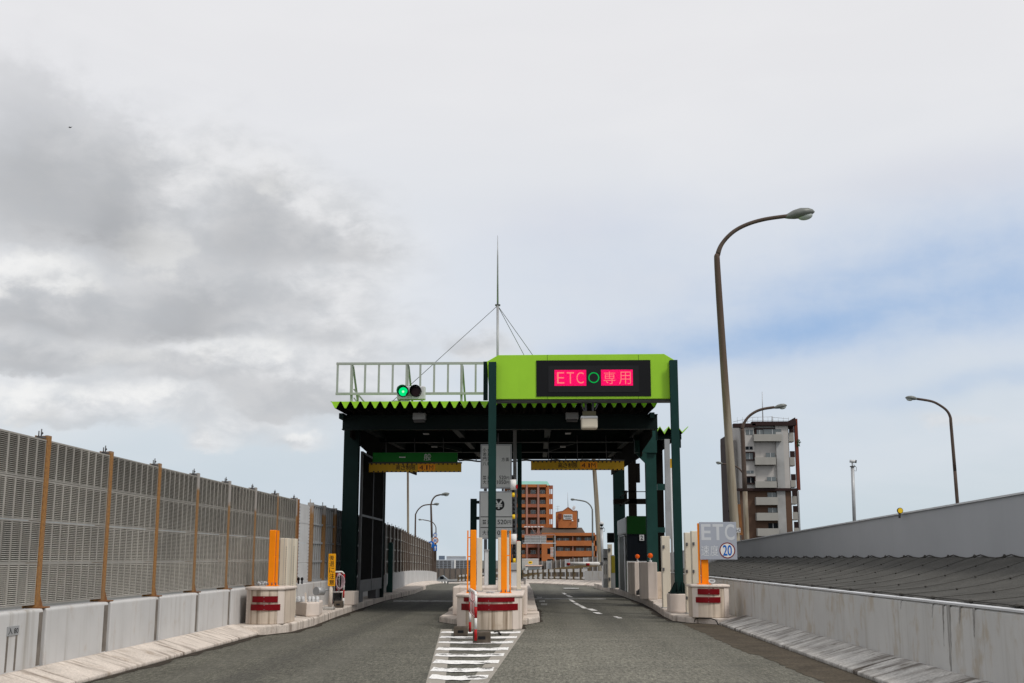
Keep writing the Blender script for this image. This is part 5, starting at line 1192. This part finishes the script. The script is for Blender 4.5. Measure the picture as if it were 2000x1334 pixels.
# ------------------------------------------------------------------ outer parapet, guard rail, highway beyond
ow = thing('parapet_wall', 'low grey parapet with pale kerb curving across beyond the right lane', 'wall', (2.6, 62, 0))
op = [(x, y) for y, x in RX if y >= 45]
for i in range(len(op)-1):
    a, b = Vector((*op[i], 0)), Vector((*op[i+1], 0)); za, zb_ = zr(a.y), zr(b.y); h = .80 if a.y < 66 else .25; mb = MB(); V = lambda p, z: p+Vector((0, 0, z))
    nrm = Vector(((b-a).y, -(b-a).x, 0)).normalized()*.25
    mb.extrude([V(a, za-.2), V(b, zb_-.2), V(b, zb_+h), V(a, za+h)], tuple(nrm)); part(mb, 'wall_segment', 'wallgray' if h > .5 else 'wall', ow)
mb = MB()
for i in range(1, len(op)-1):
    a, b = Vector((*op[i], 0)), Vector((*op[i+1], 0)); za, zb_ = zr(a.y), zr(b.y); n_ = Vector((-(b-a).y, (b-a).x, 0)).normalized()
    mb.extrude([a+Vector((0, 0, za+.30)), a+Vector((0, 0, za)), a+n_*.7+Vector((0, 0, za)), a+n_*.7+Vector((0, 0, za+.06))], tuple((b-a)*.985+Vector((0, 0, zb_-za))))
struct(mb, 'kerb', 'kerb')
gr = thing('guard_rail', 'white guard rail on brown posts along the curve beyond the right lane', 'guard rail', (0, 75, 0)); gp = []
for k in range(26):
    Y = 65.5+1.85*k; gp.append(Vector((lerp(RX, Y)+.12, Y, zr(Y)+.24)))
for p in gp:
    mb = MB(); mb.box(p.x-.09, p.x+.09, p.y-.09, p.y+.09, p.z, p.z+.72); part(mb, 'post', 'woodpost', gr)
for zo, hh in ((.50, .18), (.12, .1)):
    mb = MB()
    for a, b in zip(gp, gp[1:]): mb.extrude([a+Vector((-.02, .1, zo)), b+Vector((-.02, .1, zo)), b+Vector((-.02, .1, zo+hh)), a+Vector((-.02, .1, zo+hh))], (.03, .04, 0))
    part(mb, 'rail', 'white', gr)
mb = MB(); P_ = [(1018, 1123), (1052, 1116.5), (1085, 1110.5), (1110, 1106.5), (1135, 1104), (1180, 1100)]
for (xa, ya), (xb, yb) in zip(P_, P_[1:]): mb.extrude([at(xa, ya+5, 100), at(xb, yb+5, 100), at(xb, yb-.5, 100), at(xa, ya-.5, 100)][::-1], (0, .2, 0))
solo(mb, 'guard_rail', 'guardrail', 'brown rusty rail rising to the right behind the white guard rail', 'guard rail')
for k, lb in enumerate(('leftmost', 'middle', 'rightmost')):
    mb = MB(); c = at(861+5.5*k, 1138.5, 92); mb.cur = 0; mb.tube([c+Vector((-.1, 0, 0)), c+Vector((.02, .05, 0))], .11, 10); mb.cur = 1; mb.tube([c+Vector((.02, .05, 0)), c+Vector((.12, .09, 0))], .11, 10)
    solo(mb, 'kerb_drum', ['white', 'ink'], 'small black and white drum at the far kerb end, %s of three' % lb, 'drum', 'drums at the far kerb end')
hb = thing('highway_barrier', 'grey panelled barrier along the highway behind the truck', 'noise barrier', at(1110, 1120, 185)); Y = 185
for k, x in enumerate(range(1050, 1190, 9)):
    yt = 1096.5-(x-1052)*.083; mb = MB(); mb.prz(x, x+8.4, yt, -1.8, Y-(x-1050)*.03, .1); part(mb, 'panel', 'louvrefar' if k % 4 != 2 else 'gray', hb)
    mb = MB(); mb.prz(x-.5, x+.3, yt-.5, -1.8, Y-(x-1050)*.03-.1, .2); part(mb, 'post', 'lightgray', hb)
hb = thing('highway_barrier', 'dark grey barrier far off below the distant slab block on the left', 'noise barrier', at(885, 1130, 170)); Y = 170
for x in range(835, 1012, 11):
    mb = MB(); mb.prz(x, x+10.6, 1110.5, -2.6, Y, .1); part(mb, 'panel', 'louvrefar', hb); mb = MB(); mb.prz(x-.5, x+.3, 1110, -2.6, Y-.1, .1); part(mb, 'post', 'dgray', hb)
mb = MB(); mb.extrude([at(838, 1133, 128), at(1015, 1126.5, 128), at(1015, 1129.5, 128), at(838, 1137, 128)][::-1], (0, .2, 0)); mb.extrude([at(838, 1137.2, 128.1), at(1015, 1129.7, 128.1), at(1015, 1140, 128.1), at(838, 1146, 128.1)][::-1], (0, .2, 0)); solo(mb, 'parapet_wall', 'tilegray', 'pale grey parapet crossing far off beyond the left lane', 'wall')
t = thing('parked_car', 'grey green car roof just showing above the far parapet on the left', 'car', at(862, 1134, 140)); Y = 140
mb = MB(); a = at(853, 1129, Y); b = at(873, 1129, Y); zt_ = zz(1124.5, Y); mb.extrude([(a.x-.8, Y, a.z-1.0), (b.x+.9, Y, a.z-1.0), (b.x+.9, Y, a.z-.2), (b.x, Y, a.z-.15), (b.x-.5, Y, zt_), (a.x+.5, Y, zt_), (a.x, Y, a.z-.15), (a.x-.8, Y, a.z-.25)], (0, 1.6, 0)); part(mb, 'body', 'clearglass', t, .05)
mb = MB(); mb.box(a.x+.4, b.x-.4, Y-.02, Y-.005, a.z-.12, zt_-.08); part(mb, 'window', 'glass', t)
mb = MB()
for xw in (a.x-.1, b.x+.2): mb.tube([(xw, Y-.05, a.z-1.0), (xw, Y+.15, a.z-1.0)], .32, 14)
part(mb, 'wheel', 'black', t)
# delivery truck
t = thing('delivery_truck', 'silver box truck with a yellow oval emblem behind the brown rail', 'truck', at(1040, 1125, 150)); Y = 150; zg_ = -1.8
xa, xb = xx(1018, Y), xx(1052, Y); mb = MB(); mb.box(xa, xb, Y+1.7, Y+7, zg_+.9, zz(1092, Y)); part(mb, 'cargo_box', 'truckwhite', t, .05)
mb = MB(); mb.pr(1018, 1052, 1091.2, 1092.6, Y+1.66, .1); part(mb, 'top_trim', 'white', t)
c0, c1 = xx(1026, Y), xx(1058, Y); zr_ = zz(1106, Y)
mb = MB(); mb.extrude([(c0, Y, zg_+.5), (c0, Y, zg_+1.2), (c0, Y+.35, zr_), (c0, Y+1.6, zr_), (c0, Y+1.6, zg_+.5)], (c1-c0, 0, 0)); part(mb, 'cab', 'truckwhite', t, .05)
mb = MB(); mb.box(c0-.05, c1+.05, Y+.2, Y+1.5, zr_, zr_+.15); part(mb, 'cab_roof', 'pink', t, .03)
mb = MB(); mb.extrude([(c0+.3, Y-.02, zg_+1.25), (c1-.2, Y-.02, zg_+1.25), (c1-.25, Y+.3, zr_-.1), (c0+.35, Y+.3, zr_-.1)], (0, .01, 0)); part(mb, 'windscreen', 'clearglass', t)
mb = MB(); c = at(1036, 1098.7, Y+1.6); n_ = 20; mb.quad(*[(c.x+.28*math.cos(2*math.pi*i/n_), Y+1.69, c.z+.19*math.sin(2*math.pi*i/n_)) for i in range(n_)]); em = part(mb, 'emblem', 'brightyellow', t)
mb = MB(); mb.box(c.x-.13, c.x+.13, Y+1.68, Y+1.685, c.z-.05, c.z+.06); mb.box(c.x-.17, c.x-.13, Y+1.68, Y+1.685, c.z+.0, c.z+.09); part(mb, 'emblem_mark', 'ink', em)
mb = MB(); mb.pr(1058.5, 1062, 1105, 1113, Y, .1); part(mb, 'mirror', 'black', t)
for xw in (c0+.3, c1-.3): mb = MB(); mb.tube([(xw-.12, Y+.8, zg_+.4), (xw+.12, Y+.8, zg_+.4)], .4, 16); part(mb, 'wheel', 'black', t)
# sign gantry seen from behind
t = thing('sign_gantry', 'grey highway gantry seen from behind in front of the orange tower', 'sign gantry', at(1084, 1110, 220)); Y = 220
mb = MB(); mb.pr(1083.3, 1085.3, 1046, 1116, Y, .2); part(mb, 'pole', 'gray', t); mb = MB(); mb.pr(1080, 1083, 1046, 1090, Y+.2, .3); part(mb, 'pole_shaft', 'woodpost', t)
mb = MB()
for k in range(6): mb.pr(1024+6.5*k, 1029+6.5*k, 1027.8, 1029.6, Y, .2)
part(mb, 'walkway_lamp', 'white', t)
mb = MB(); mb.pr(1020, 1084, 1043, 1045, Y, .2); mb.bar(at(1048, 1043, Y), at(1052, 1030, Y), .12); mb.bar(at(1055, 1043, Y), at(1052, 1030, Y), .12); mb.bar(at(1038, 1030, Y), at(1046, 1043, Y), .1); mb.bar(at(1022, 1030, Y), at(1065, 1030, Y), .08); part(mb, 'truss', 'pillar', t)
for (xa, xb) in ((1024.5, 1035.5), (1037.5, 1055), (1057.5, 1067)):
    mb = MB(); mb.pr(xa, xb, 1046, 1060, Y+.05, .08); sb = part(mb, 'sign_back', 'louvre', t); mb = MB()
    for k in range(5): mb.pr(xa, xb, 1046.5+2.9*k, 1047.6+2.9*k, Y-.05, .1)
    part(mb, 'stiffener', 'lightgray', sb)
mb = MB(); mb.pr(1022, 1086, 1060, 1061.8, Y-.1, .25); mb.pr(1036, 1037, 1046, 1062, Y-.12, .05); mb.pr(1055.5, 1057, 1046, 1062, Y-.12, .05); part(mb, 'beam', 'lightgray', t)
mb = MB()
for k in range(7): mb.pr(1075, 1081.5, 1069+2.7*k, 1070.4+2.7*k, Y-.3, .2)
part(mb, 'side_sign', 'lightgray', t)

# ------------------------------------------------------------------ orange apartment tower
Y = 330; tw = thing('apartment_tower', 'tall orange brick apartment tower with balconies and a teal roof', 'building', at(1040, 1120, Y))
GZ = -9
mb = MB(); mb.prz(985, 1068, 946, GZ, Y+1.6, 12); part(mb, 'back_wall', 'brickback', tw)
mb = MB(); mb.pr(985, 1068, 946, 951.5, Y, 1.6); part(mb, 'cornice', 'brick', tw)
for xa in (1005.5, 1027, 1049.5): mb = MB(); mb.prz(xa, xa+4, 946, GZ, Y-.15, 1.7); part(mb, 'pillar', 'pillar', tw)
mb = MB(); mb.prz(1066.5, 1072.5, 948, GZ, Y, 13); part(mb, 'side_wall', 'brick', tw)
for k in range(10):
    y0 = 951.5+19.65*k
    for j, (xa, xb) in enumerate(((985, 1005.4), (1009.6, 1026.9), (1031.1, 1049.4), (1053.6, 1066.4))):
        mb = MB(); mb.pr(xa, xb, y0+13.3, y0+18.3, Y+.05, .15); mb.pr(xa, xb, y0+18.3, y0+19.6, Y-.05, 1.6); part(mb, 'balcony', 'brickdark' if j == 2 else 'brick', tw)
        wx = xa+5.5 if xb-xa > 15 else xa+1.5
        mb = MB(); mb.pr(wx, wx+9.5, y0+5.5, y0+13, Y+1.55, .05); wn = part(mb, 'window', 'white', tw); mb = MB(); mb.pr(wx+.6, wx+4.4, y0+6, y0+13, Y+1.5, .05); mb.pr(wx+5, wx+9, y0+6, y0+13, Y+1.5, .05); part(mb, 'pane', 'clearglass', wn)
    mb = MB(); mb.pr(1072.5, 1080, y0+13.3, y0+23.0, Y+3, 1.2); part(mb, 'stair_parapet', 'brick', tw)
    mb = MB(); mb.pr(1072.5, 1073.4, y0+3.3, y0+13.3, Y+3, 1.2); mb.pr(1075, 1076.4, y0+3.3, y0+13.3, Y+3, 1.2); mb.pr(1078.8, 1080, y0+3.3, y0+13.3, Y+3, 1.2); part(mb, 'stair_pier', 'brickdark', tw)
mb = MB(); mb.pr(1072.5, 1080, 948, 954.8, Y+3, 1.2); part(mb, 'stair_head', 'brickdark', tw)
mb = MB(); a, b, c, d = at(985, 946, Y), at(1074, 948, Y), at(1069, 938.5, Y), at(985, 938.5, Y); mb.quad(a, b, c+Vector((0, 3, 0)), d+Vector((0, 3, 0))); mb.quad(b, b+Vector((0, 13, 0)), c+Vector((0, 9, 0)), c+Vector((0, 3, 0))); mb.quad(d+Vector((0, 3, 0)), c+Vector((0, 3, 0)), c+Vector((0, 9, 0)), d+Vector((0, 9, 0))); part(mb, 'roof', 'teal', tw)
# orange lower building
Y = 318; lb = thing('apartment_block', 'low orange apartment block with brown roof, gabled penthouse and balconies', 'building', at(1115, 1110, Y))
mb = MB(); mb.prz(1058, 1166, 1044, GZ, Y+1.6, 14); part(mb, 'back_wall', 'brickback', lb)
mb = MB(); mb.prz(1058, 1084.5, 1041, GZ, Y, 1.5); part(mb, 'wing_wall', 'brick', lb)
mb = MB(); mb.pr(1058, 1162, 1040.5, 1046.5, Y-.2, 1.6); part(mb, 'fascia', 'brick', lb)
mb = MB(); a, b, c, d = at(1056, 1041, Y), at(1143, 1041, Y), at(1137.5, 1029.5, Y), at(1060, 1029.5, Y); mb.quad(a, b, c+Vector((0, 5, 0)), d+Vector((0, 5, 0))); mb.quad(b, b+Vector((0, 12, 0)), c+Vector((0, 7, 0)), c+Vector((0, 5, 0))); part(mb, 'roof', 'roofbrown', lb)
for (y0, y1) in ((1056, 1066), (1076, 1086.5), (1097, 1110)): mb = MB(); mb.pr(1084.5, 1165.5, y0, y1, Y, .3); mb.pr(1084.5, 1165.5, y1-.6, y1+.5, Y+.3, 1.3); part(mb, 'balcony', 'brick', lb)
mb = MB(); mb.prz(1082.3, 1085.3, 1044, GZ, Y-.1, 1.0); mb.prz(1118, 1120, 1047, GZ, Y+.35, 1); mb.prz(1157, 1159, 1047, GZ, Y+.35, 1); part(mb, 'pillar', 'pillar', lb)
for (xa, xb, y0, y1) in ((1088, 1097, 1051, 1056), (1099, 1111, 1051, 1056), (1126, 1135, 1050, 1056), (1142, 1154, 1050, 1056), (1088, 1100, 1069, 1076), (1103, 1113, 1070, 1076), (1125, 1141, 1070, 1076), (1145, 1155, 1070, 1076), (1160, 1164, 1068, 1076)):
    mb = MB(); mb.pr(xa, xb, y0, y1+1, Y+1.5, .08); wn = part(mb, 'window', 'clearglass', lb); mb = MB(); mb.pr((xa+xb)/2-.3, (xa+xb)/2+.3, y0, y1+1, Y+1.45, .05); part(mb, 'mullion', 'white', wn)
for (xa, xb, y0, y1) in ((1068, 1080, 1050, 1055.5), (1069, 1075, 1071, 1082), (1069, 1080, 1092, 1097)):
    mb = MB(); mb.pr(xa, xb, y0, y1, Y-.03, .03); part(mb, 'window', 'glass', lb)
mb = MB(); pg = [(1086, 1031), (1127, 1031), (1127, 998), (1120, 998.5), (1109.5, 991), (1099, 998.5), (1086, 1001)]; mb.extrude([at(x, y, Y+3) for x, y in pg][::-1], (0, 6, 0)); ph = part(mb, 'penthouse', 'brick', lb)
mb = MB()
for p, q_ in zip(pg[2:], pg[3:]): mb.extrude([at(p[0], p[1], Y+2.9), at(q_[0], q_[1], Y+2.9), at(q_[0], q_[1]-1.2, Y+2.9), at(p[0], p[1]-1.2, Y+2.9)], (0, 6.2, 0))
part(mb, 'coping', 'pillar', ph)
mb = MB(); mb.pr(1100.5, 1118, 1004.5, 1014.5, Y+2.8, .2); part(mb, 'name_board', 'lightgray', ph); text('NHHA', 1102, 1117, 1006, 1011, Y+2.79, 'ink', ph, .03); mb = MB(); mb.pr(1104, 1115, 1012, 1013, Y+2.78, .02); part(mb, 'lettering', 'ink', ph)
mb = MB(); mb.ball(at(1118, 1017, Y+2.5), .25, .25, .22, 10, 8); part(mb, 'lamp', 'white', ph)
mb = MB(); mb.pr(1091, 1097, 1003, 1012, Y+2.5, .5); mb.tube([at(1090, 1013, Y+2.5), at(1087.5, 1031, Y+2.5)], .15, 6); mb.pr(1088, 1090.5, 1017, 1030, Y+2.8, .2); part(mb, 'stair', 'redbrown', ph)
mb = MB(); mb.tube([at(1109.5, 992, Y+3.2), at(1108.5, 962, Y+3.2)], [.09, .04], 6); part(mb, 'lightning_rod', 'gray', lb); mb = MB(); mb.tube([at(1089.5, 1001, Y+4), at(1089.5, 988, Y+4)], .05, 5); mb.tube([at(1086, 989, Y+4), at(1093, 989, Y+4)], .035, 5); mb.tube([at(1085, 994, Y+4), at(1093, 994, Y+4)], .035, 5); part(mb, 'antenna', 'gray', lb)
mb = MB(); c = at(1121, 991.5, Y+5); rot = Matrix.Rotation(R(25), 3, 'Y'); mb.ball(c, .38, .12, .62, 14, 8, rot=rot); mb.tube([c, c+Vector((.2, 0, -1.0))], .06, 6); part(mb, 'satellite_dish', 'lightgray', lb)
mb = MB(); mb.pr(1127.2, 1129, 998, 1030, Y+4, .3); mb.pr(1129, 1131.5, 1013, 1020, Y+4, .3); part(mb, 'side_pipe', 'dgray', lb)
mb = MB(); mb.extrude([at(1162, 1046, Y), at(1166, 1050, Y), at(1166, 1120, Y), at(1162, 1120, Y)][::-1], (0, 4, 0)); mb.pr(1169, 1175, 1061, 1120, Y+6, 4); part(mb, 'end_wall', 'brick', lb)

# ------------------------------------------------------------------ right apartment tower
Y = 210; rt = thing('apartment_tower', 'off white and brown apartment tower with stained tiles behind the grey ramp wall', 'building', at(1500, 1060, Y))
def RX_(m_, nm, rects, off, dep, par=rt):
    mb = MB()
    for (xa, xb, y0, y1) in rects: mb.pr(xa, xb, y0, y1, Y+off, dep)
    return part(mb, nm, m_, par)
xr = xx(1545, Y, 950)
mb = MB(); mb.box(xx(1450, Y, 950), xr, Y+.6, Y+13, GZ, zz(827, Y)); part(mb, 'back_wall', 'tile', rt)
mb = MB(); a, b = xx(1449.5, Y, 890), xx(1474, Y, 890); mb.box(a, b, Y, Y+.6, zz(954, Y), zz(832, Y)); part(mb, 'upper_wall', 'tile', rt)
mb = MB(); mb.box(xx(1517, Y, 900), xx(1541.5, Y, 900), Y, Y+.6, zz(954, Y), zz(832, Y)); part(mb, 'upper_wall', 'tile', rt)
mb = MB(); mb.box(xx(1474, Y, 900), xx(1517, Y, 900), Y+.3, Y+.6, zz(954, Y), zz(861, Y)); part(mb, 'upper_wall', 'tile', rt)
mb = MB(); mb.box(xx(1516, Y, 880), xx(1530.5, Y, 880), Y-.15, Y-.002, zz(954, Y), zz(845, Y)); part(mb, 'stained_pier', 'tilegray', rt)
RX_('dbrown', 'roof_edge', [(1433, 1476, 827, 834), (1469, 1541, 823, 831)], -.5, 1.5)
mb = MB(); mb.extrude([at(1541, 822, Y-.5), at(1553, 815, Y-.5), at(1556, 830, Y-.5), at(1541, 831, Y-.5)][::-1], (0, 10, 0)); part(mb, 'roof_edge', 'dbrown', rt)
RX_('parapet', 'balcony', [(1472.5, 1527, 848, 861.5)], -1.0, 1.0); RX_('parapet', 'balcony', [(1475, 1515.5, 893, 907.5)], -.9, 1.2); RX_('parapet', 'balcony', [(1475.5, 1517, 940, 952.5)], -.9, 1.2)
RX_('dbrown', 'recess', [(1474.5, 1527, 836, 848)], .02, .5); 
RX_('dbrown', 'balcony_shadow_strip', [(1474, 1514, 861.8, 862.8), (1474, 1515, 907.8, 908.8)], -.4, .4)  # dark brown strips drawn in as the shadow line under two balconies
for (xa, xb, y0, y1) in ((1457, 1471, 839, 849), (1456.5, 1470, 872, 878), (1457, 1471, 884, 897), (1458.5, 1472, 919, 924.5), (1459, 1474, 932, 943), (1496, 1513.5, 884.5, 893), (1498, 1515.5, 931.5, 939.5), (1478, 1490, 839.5, 848), (1491, 1526, 838.5, 848), (1462, 1474, 963, 971), (1499, 1517, 962, 971), (1464, 1476, 993, 1002), (1500, 1518, 992, 1001), (1465, 1477, 1023, 1032), (1501, 1519, 1022, 1032)):
    lower = y0 > 955; o_ = -.06 if not lower else .35
    mb = MB(); mb.pr(xa, xb, y0, y1, Y+o_, .1); wn = part(mb, 'window', 'clearglass' if (int(xa+y0) % 3) else 'glass', rt); mb = MB(); xm = (xa+xb)/2; mb.pr(xm-.4, xm+.4, y0, y1, Y+o_-.04, .04); part(mb, 'mullion', 'lightgray', wn)
RX_('dbrown', 'window_hood', [(1456, 1474, 882, 884), (1456, 1474, 897, 899), (1458, 1476, 930, 932), (1459, 1476, 943, 945.5), (1472, 1475, 884, 897), (1474, 1476, 932, 943)], -.5, .6)
RX_('dbrown', 'belt_course', [(1441, 1559, 953.5, 958.5)], -.55, 1.2)
mb = MB(); mb.box(xx(1447, Y, 1000), xx(1477, Y, 1000), Y+.3, Y+.6, GZ, zz(958, Y)); mb.box(xx(1477, Y, 1000), xx(1519, Y, 1000), Y+.45, Y+.6, GZ, zz(958, Y)); mb.box(xx(1535, Y, 1000), xx(1547, Y, 1000), Y, Y+.6, GZ, zz(958, Y)); part(mb, 'lower_wall', 'brown', rt)
mb = MB(); mb.box(xx(1519, Y, 1000), xx(1535, Y, 1000), Y-.15, Y+.6, GZ, zz(958, Y)); part(mb, 'pier', 'tilegray', rt)
for (xa, xb, y0, y1) in ((1477, 1519.5, 971, 986), (1478.5, 1520, 1001.5, 1016.5), (1480, 1521.5, 1032, 1047), (1482, 1523, 1062, 1077)): RX_('parapet', 'balcony', [(xa, xb, y0, y1)], -1.0, 1.4)
# right flank with balconies
mb = MB(); mb.box(xr, xr+.3, Y+1.5, Y+13, GZ, zz(827, Y)); part(mb, 'flank_wall', 'brown', rt)
mb = MB(); mb.box(xx(1553, Y+3, 880), xx(1559, Y+3, 880), Y+2.5, Y+3.2, zz(956, Y), zz(816, Y)); part(mb, 'flank_pier', 'redbrown', rt)
mb = MB(); mb.box(xx(1558, Y+3, 1000), xx(1561, Y+3, 1000), Y+2.5, Y+3.2, GZ, zz(958, Y)); part(mb, 'flank_pier', 'gray', rt)
for (xa, y0, y1) in ((1541, 845, 862), (1543, 893, 909), (1545, 938, 951), (1547, 969, 984), (1549, 1000, 1015), (1551, 1031, 1046)):
    mb = MB(); mb.pr(xa, xa+9.5, y0, y1, Y+1.0, .15); mb.pr(xa, xa+9.5, y1-1, y1+1, Y+1.15, 1.8); part(mb, 'balcony', 'parapet', rt)
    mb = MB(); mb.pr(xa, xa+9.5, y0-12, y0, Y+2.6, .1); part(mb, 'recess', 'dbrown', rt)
# left dark wing
mb = MB(); mb.box(xx(1421.5, Y+4, 950), xx(1426, Y+4, 950), Y+4.2, Y+11, GZ, zz(852, Y+4)); part(mb, 'wing_front', 'dbrown', rt)
mb = MB(); mb.box(xx(1426.2, Y+4, 950), xx(1452, Y+4, 950), Y+5, Y+14, GZ, zz(860, Y+4)); part(mb, 'wing', 'tile', rt)
for k, y0 in enumerate((850, 870, 893, 912, 936, 972, 1000, 1030)):
    xa = 1419+k*.9; mb = MB(); mb.pr(xa, xa+5, y0, y0+(16 if k < 4 else 24), Y+3.5, 7); part(mb, 'wing_balcony', 'dbrown', rt)
RX_('lightgray', 'wing_rail', [(1426, 1431, 915, 925), (1427, 1432, 948, 956), (1428, 1433, 975, 984), (1429, 1434, 1008, 1018)], 3.4, .1)
mb = MB(); mb.tube([at(1490, 823, Y+4), at(1488.5, 765, Y+4)], [.12, .04], 6); mb.tube([at(1508, 823, Y+4), at(1508, 813, Y+4)], .1, 6); part(mb, 'roof_mast', 'gray', rt)
mb = MB(); 
for (xa, ya, xb, yb) in ((1432, 824, 1470, 815), (1470, 815, 1508, 814), (1508, 815, 1541, 818), (1432, 830, 1470, 821), (1470, 821, 1541, 822)): mb.tube([at(xa, ya, Y+3), at(xb, yb, Y+3)], .035, 5)
for x in range(1440, 1542, 10): mb.tube([at(x, 826, Y+3), at(x, 815, Y+3)], .03, 5)
part(mb, 'roof_rail', 'gray', rt)
mb = MB()
for k in range(60): c = at(1560+random.uniform(-3, 3), 866+random.uniform(-8, 5), Y+2.4); a = random.uniform(0, 6.28); s = .2; mb.quad(c, c+Vector((s*math.cos(a), .05, s*math.sin(a))), c+Vector((s*math.cos(a+.8), -.05, s*math.sin(a+.8))))
solo(mb, 'balcony_plant', 'leaf', 'small green plant hanging from a high balcony of the off white tower', 'plant')
mb = MB()
for k in range(50): mb.pr(1468+k*1.7, 1468.7+k*1.7, 1056-k*.13, 1064-k*.13, 60, .04)
for (o1, o2) in ((0, 1), (7, 8)): mb.extrude([at(1467, 1055.5+o1, 60), at(1554, 1049+o1, 60), at(1554, 1049.8+o2, 60), at(1467, 1056.3+o2, 60)], (0, .05, 0))
solo(mb, 'ramp_fence', 'gray', 'thin grey picket fence along the ramp at the foot of the off white tower', 'fence')

# ------------------------------------------------------------------ distant slab block on the left
Y = 800; sb = thing('apartment_block', 'distant grey slab block with rows of balconies beyond the left lane', 'building', at(885, 1112, Y))
mb = MB(); mb.prz(840, 925, 1093.5, GZ, Y, 15); part(mb, 'wall', 'cityblock', sb)
mb = MB(); mb.pr(857, 867, 1085.5, 1093, Y+2, 8); part(mb, 'roof_house', 'cityblue', sb); mb = MB(); mb.pr(872, 909, 1086.5, 1093, Y+2, 8); part(mb, 'roof_house', 'cityblock', sb); mb = MB(); mb.pr(872, 909, 1086, 1087.2, Y+1.8, .2); part(mb, 'roof_trim', 'lightgray', sb)
for k in range(5):
    for j in range(10):
        x = 842+8*j
        if 884 < x+4 < 892: continue
        mb = MB(); mb.pr(x+.6, x+7, 1095+3.4*k, 1097+3.4*k, Y-.3, .3); part(mb, 'balcony_gap', 'dgray', sb)
mb = MB(); mb.pr(887, 890, 1093.5, 1110, Y-1, 1); part(mb, 'stair_tower', 'white', sb)

# a bird far up on the left
b0 = at(137, 249, 120); mb = MB(); mb.ball(b0, .16, .06, .06, 10, 8)
for s_ in (-1, 1): mb.extrude([b0+Vector((-.04, 0, .02)), b0+Vector((.06, 0, .02)), b0+Vector((.05+.12*s_, .04, .12)), b0+Vector((.22*s_, .05, .10))], (0, .02, .012))
mb.extrude([b0+Vector((-.14, 0, .02)), b0+Vector((-.26, -.03, .03)), b0+Vector((-.26, .03, .03))], (0, 0, .012))
solo(mb, 'bird', 'ink', 'tiny dark bird flying high in the sky at the upper left', 'bird')
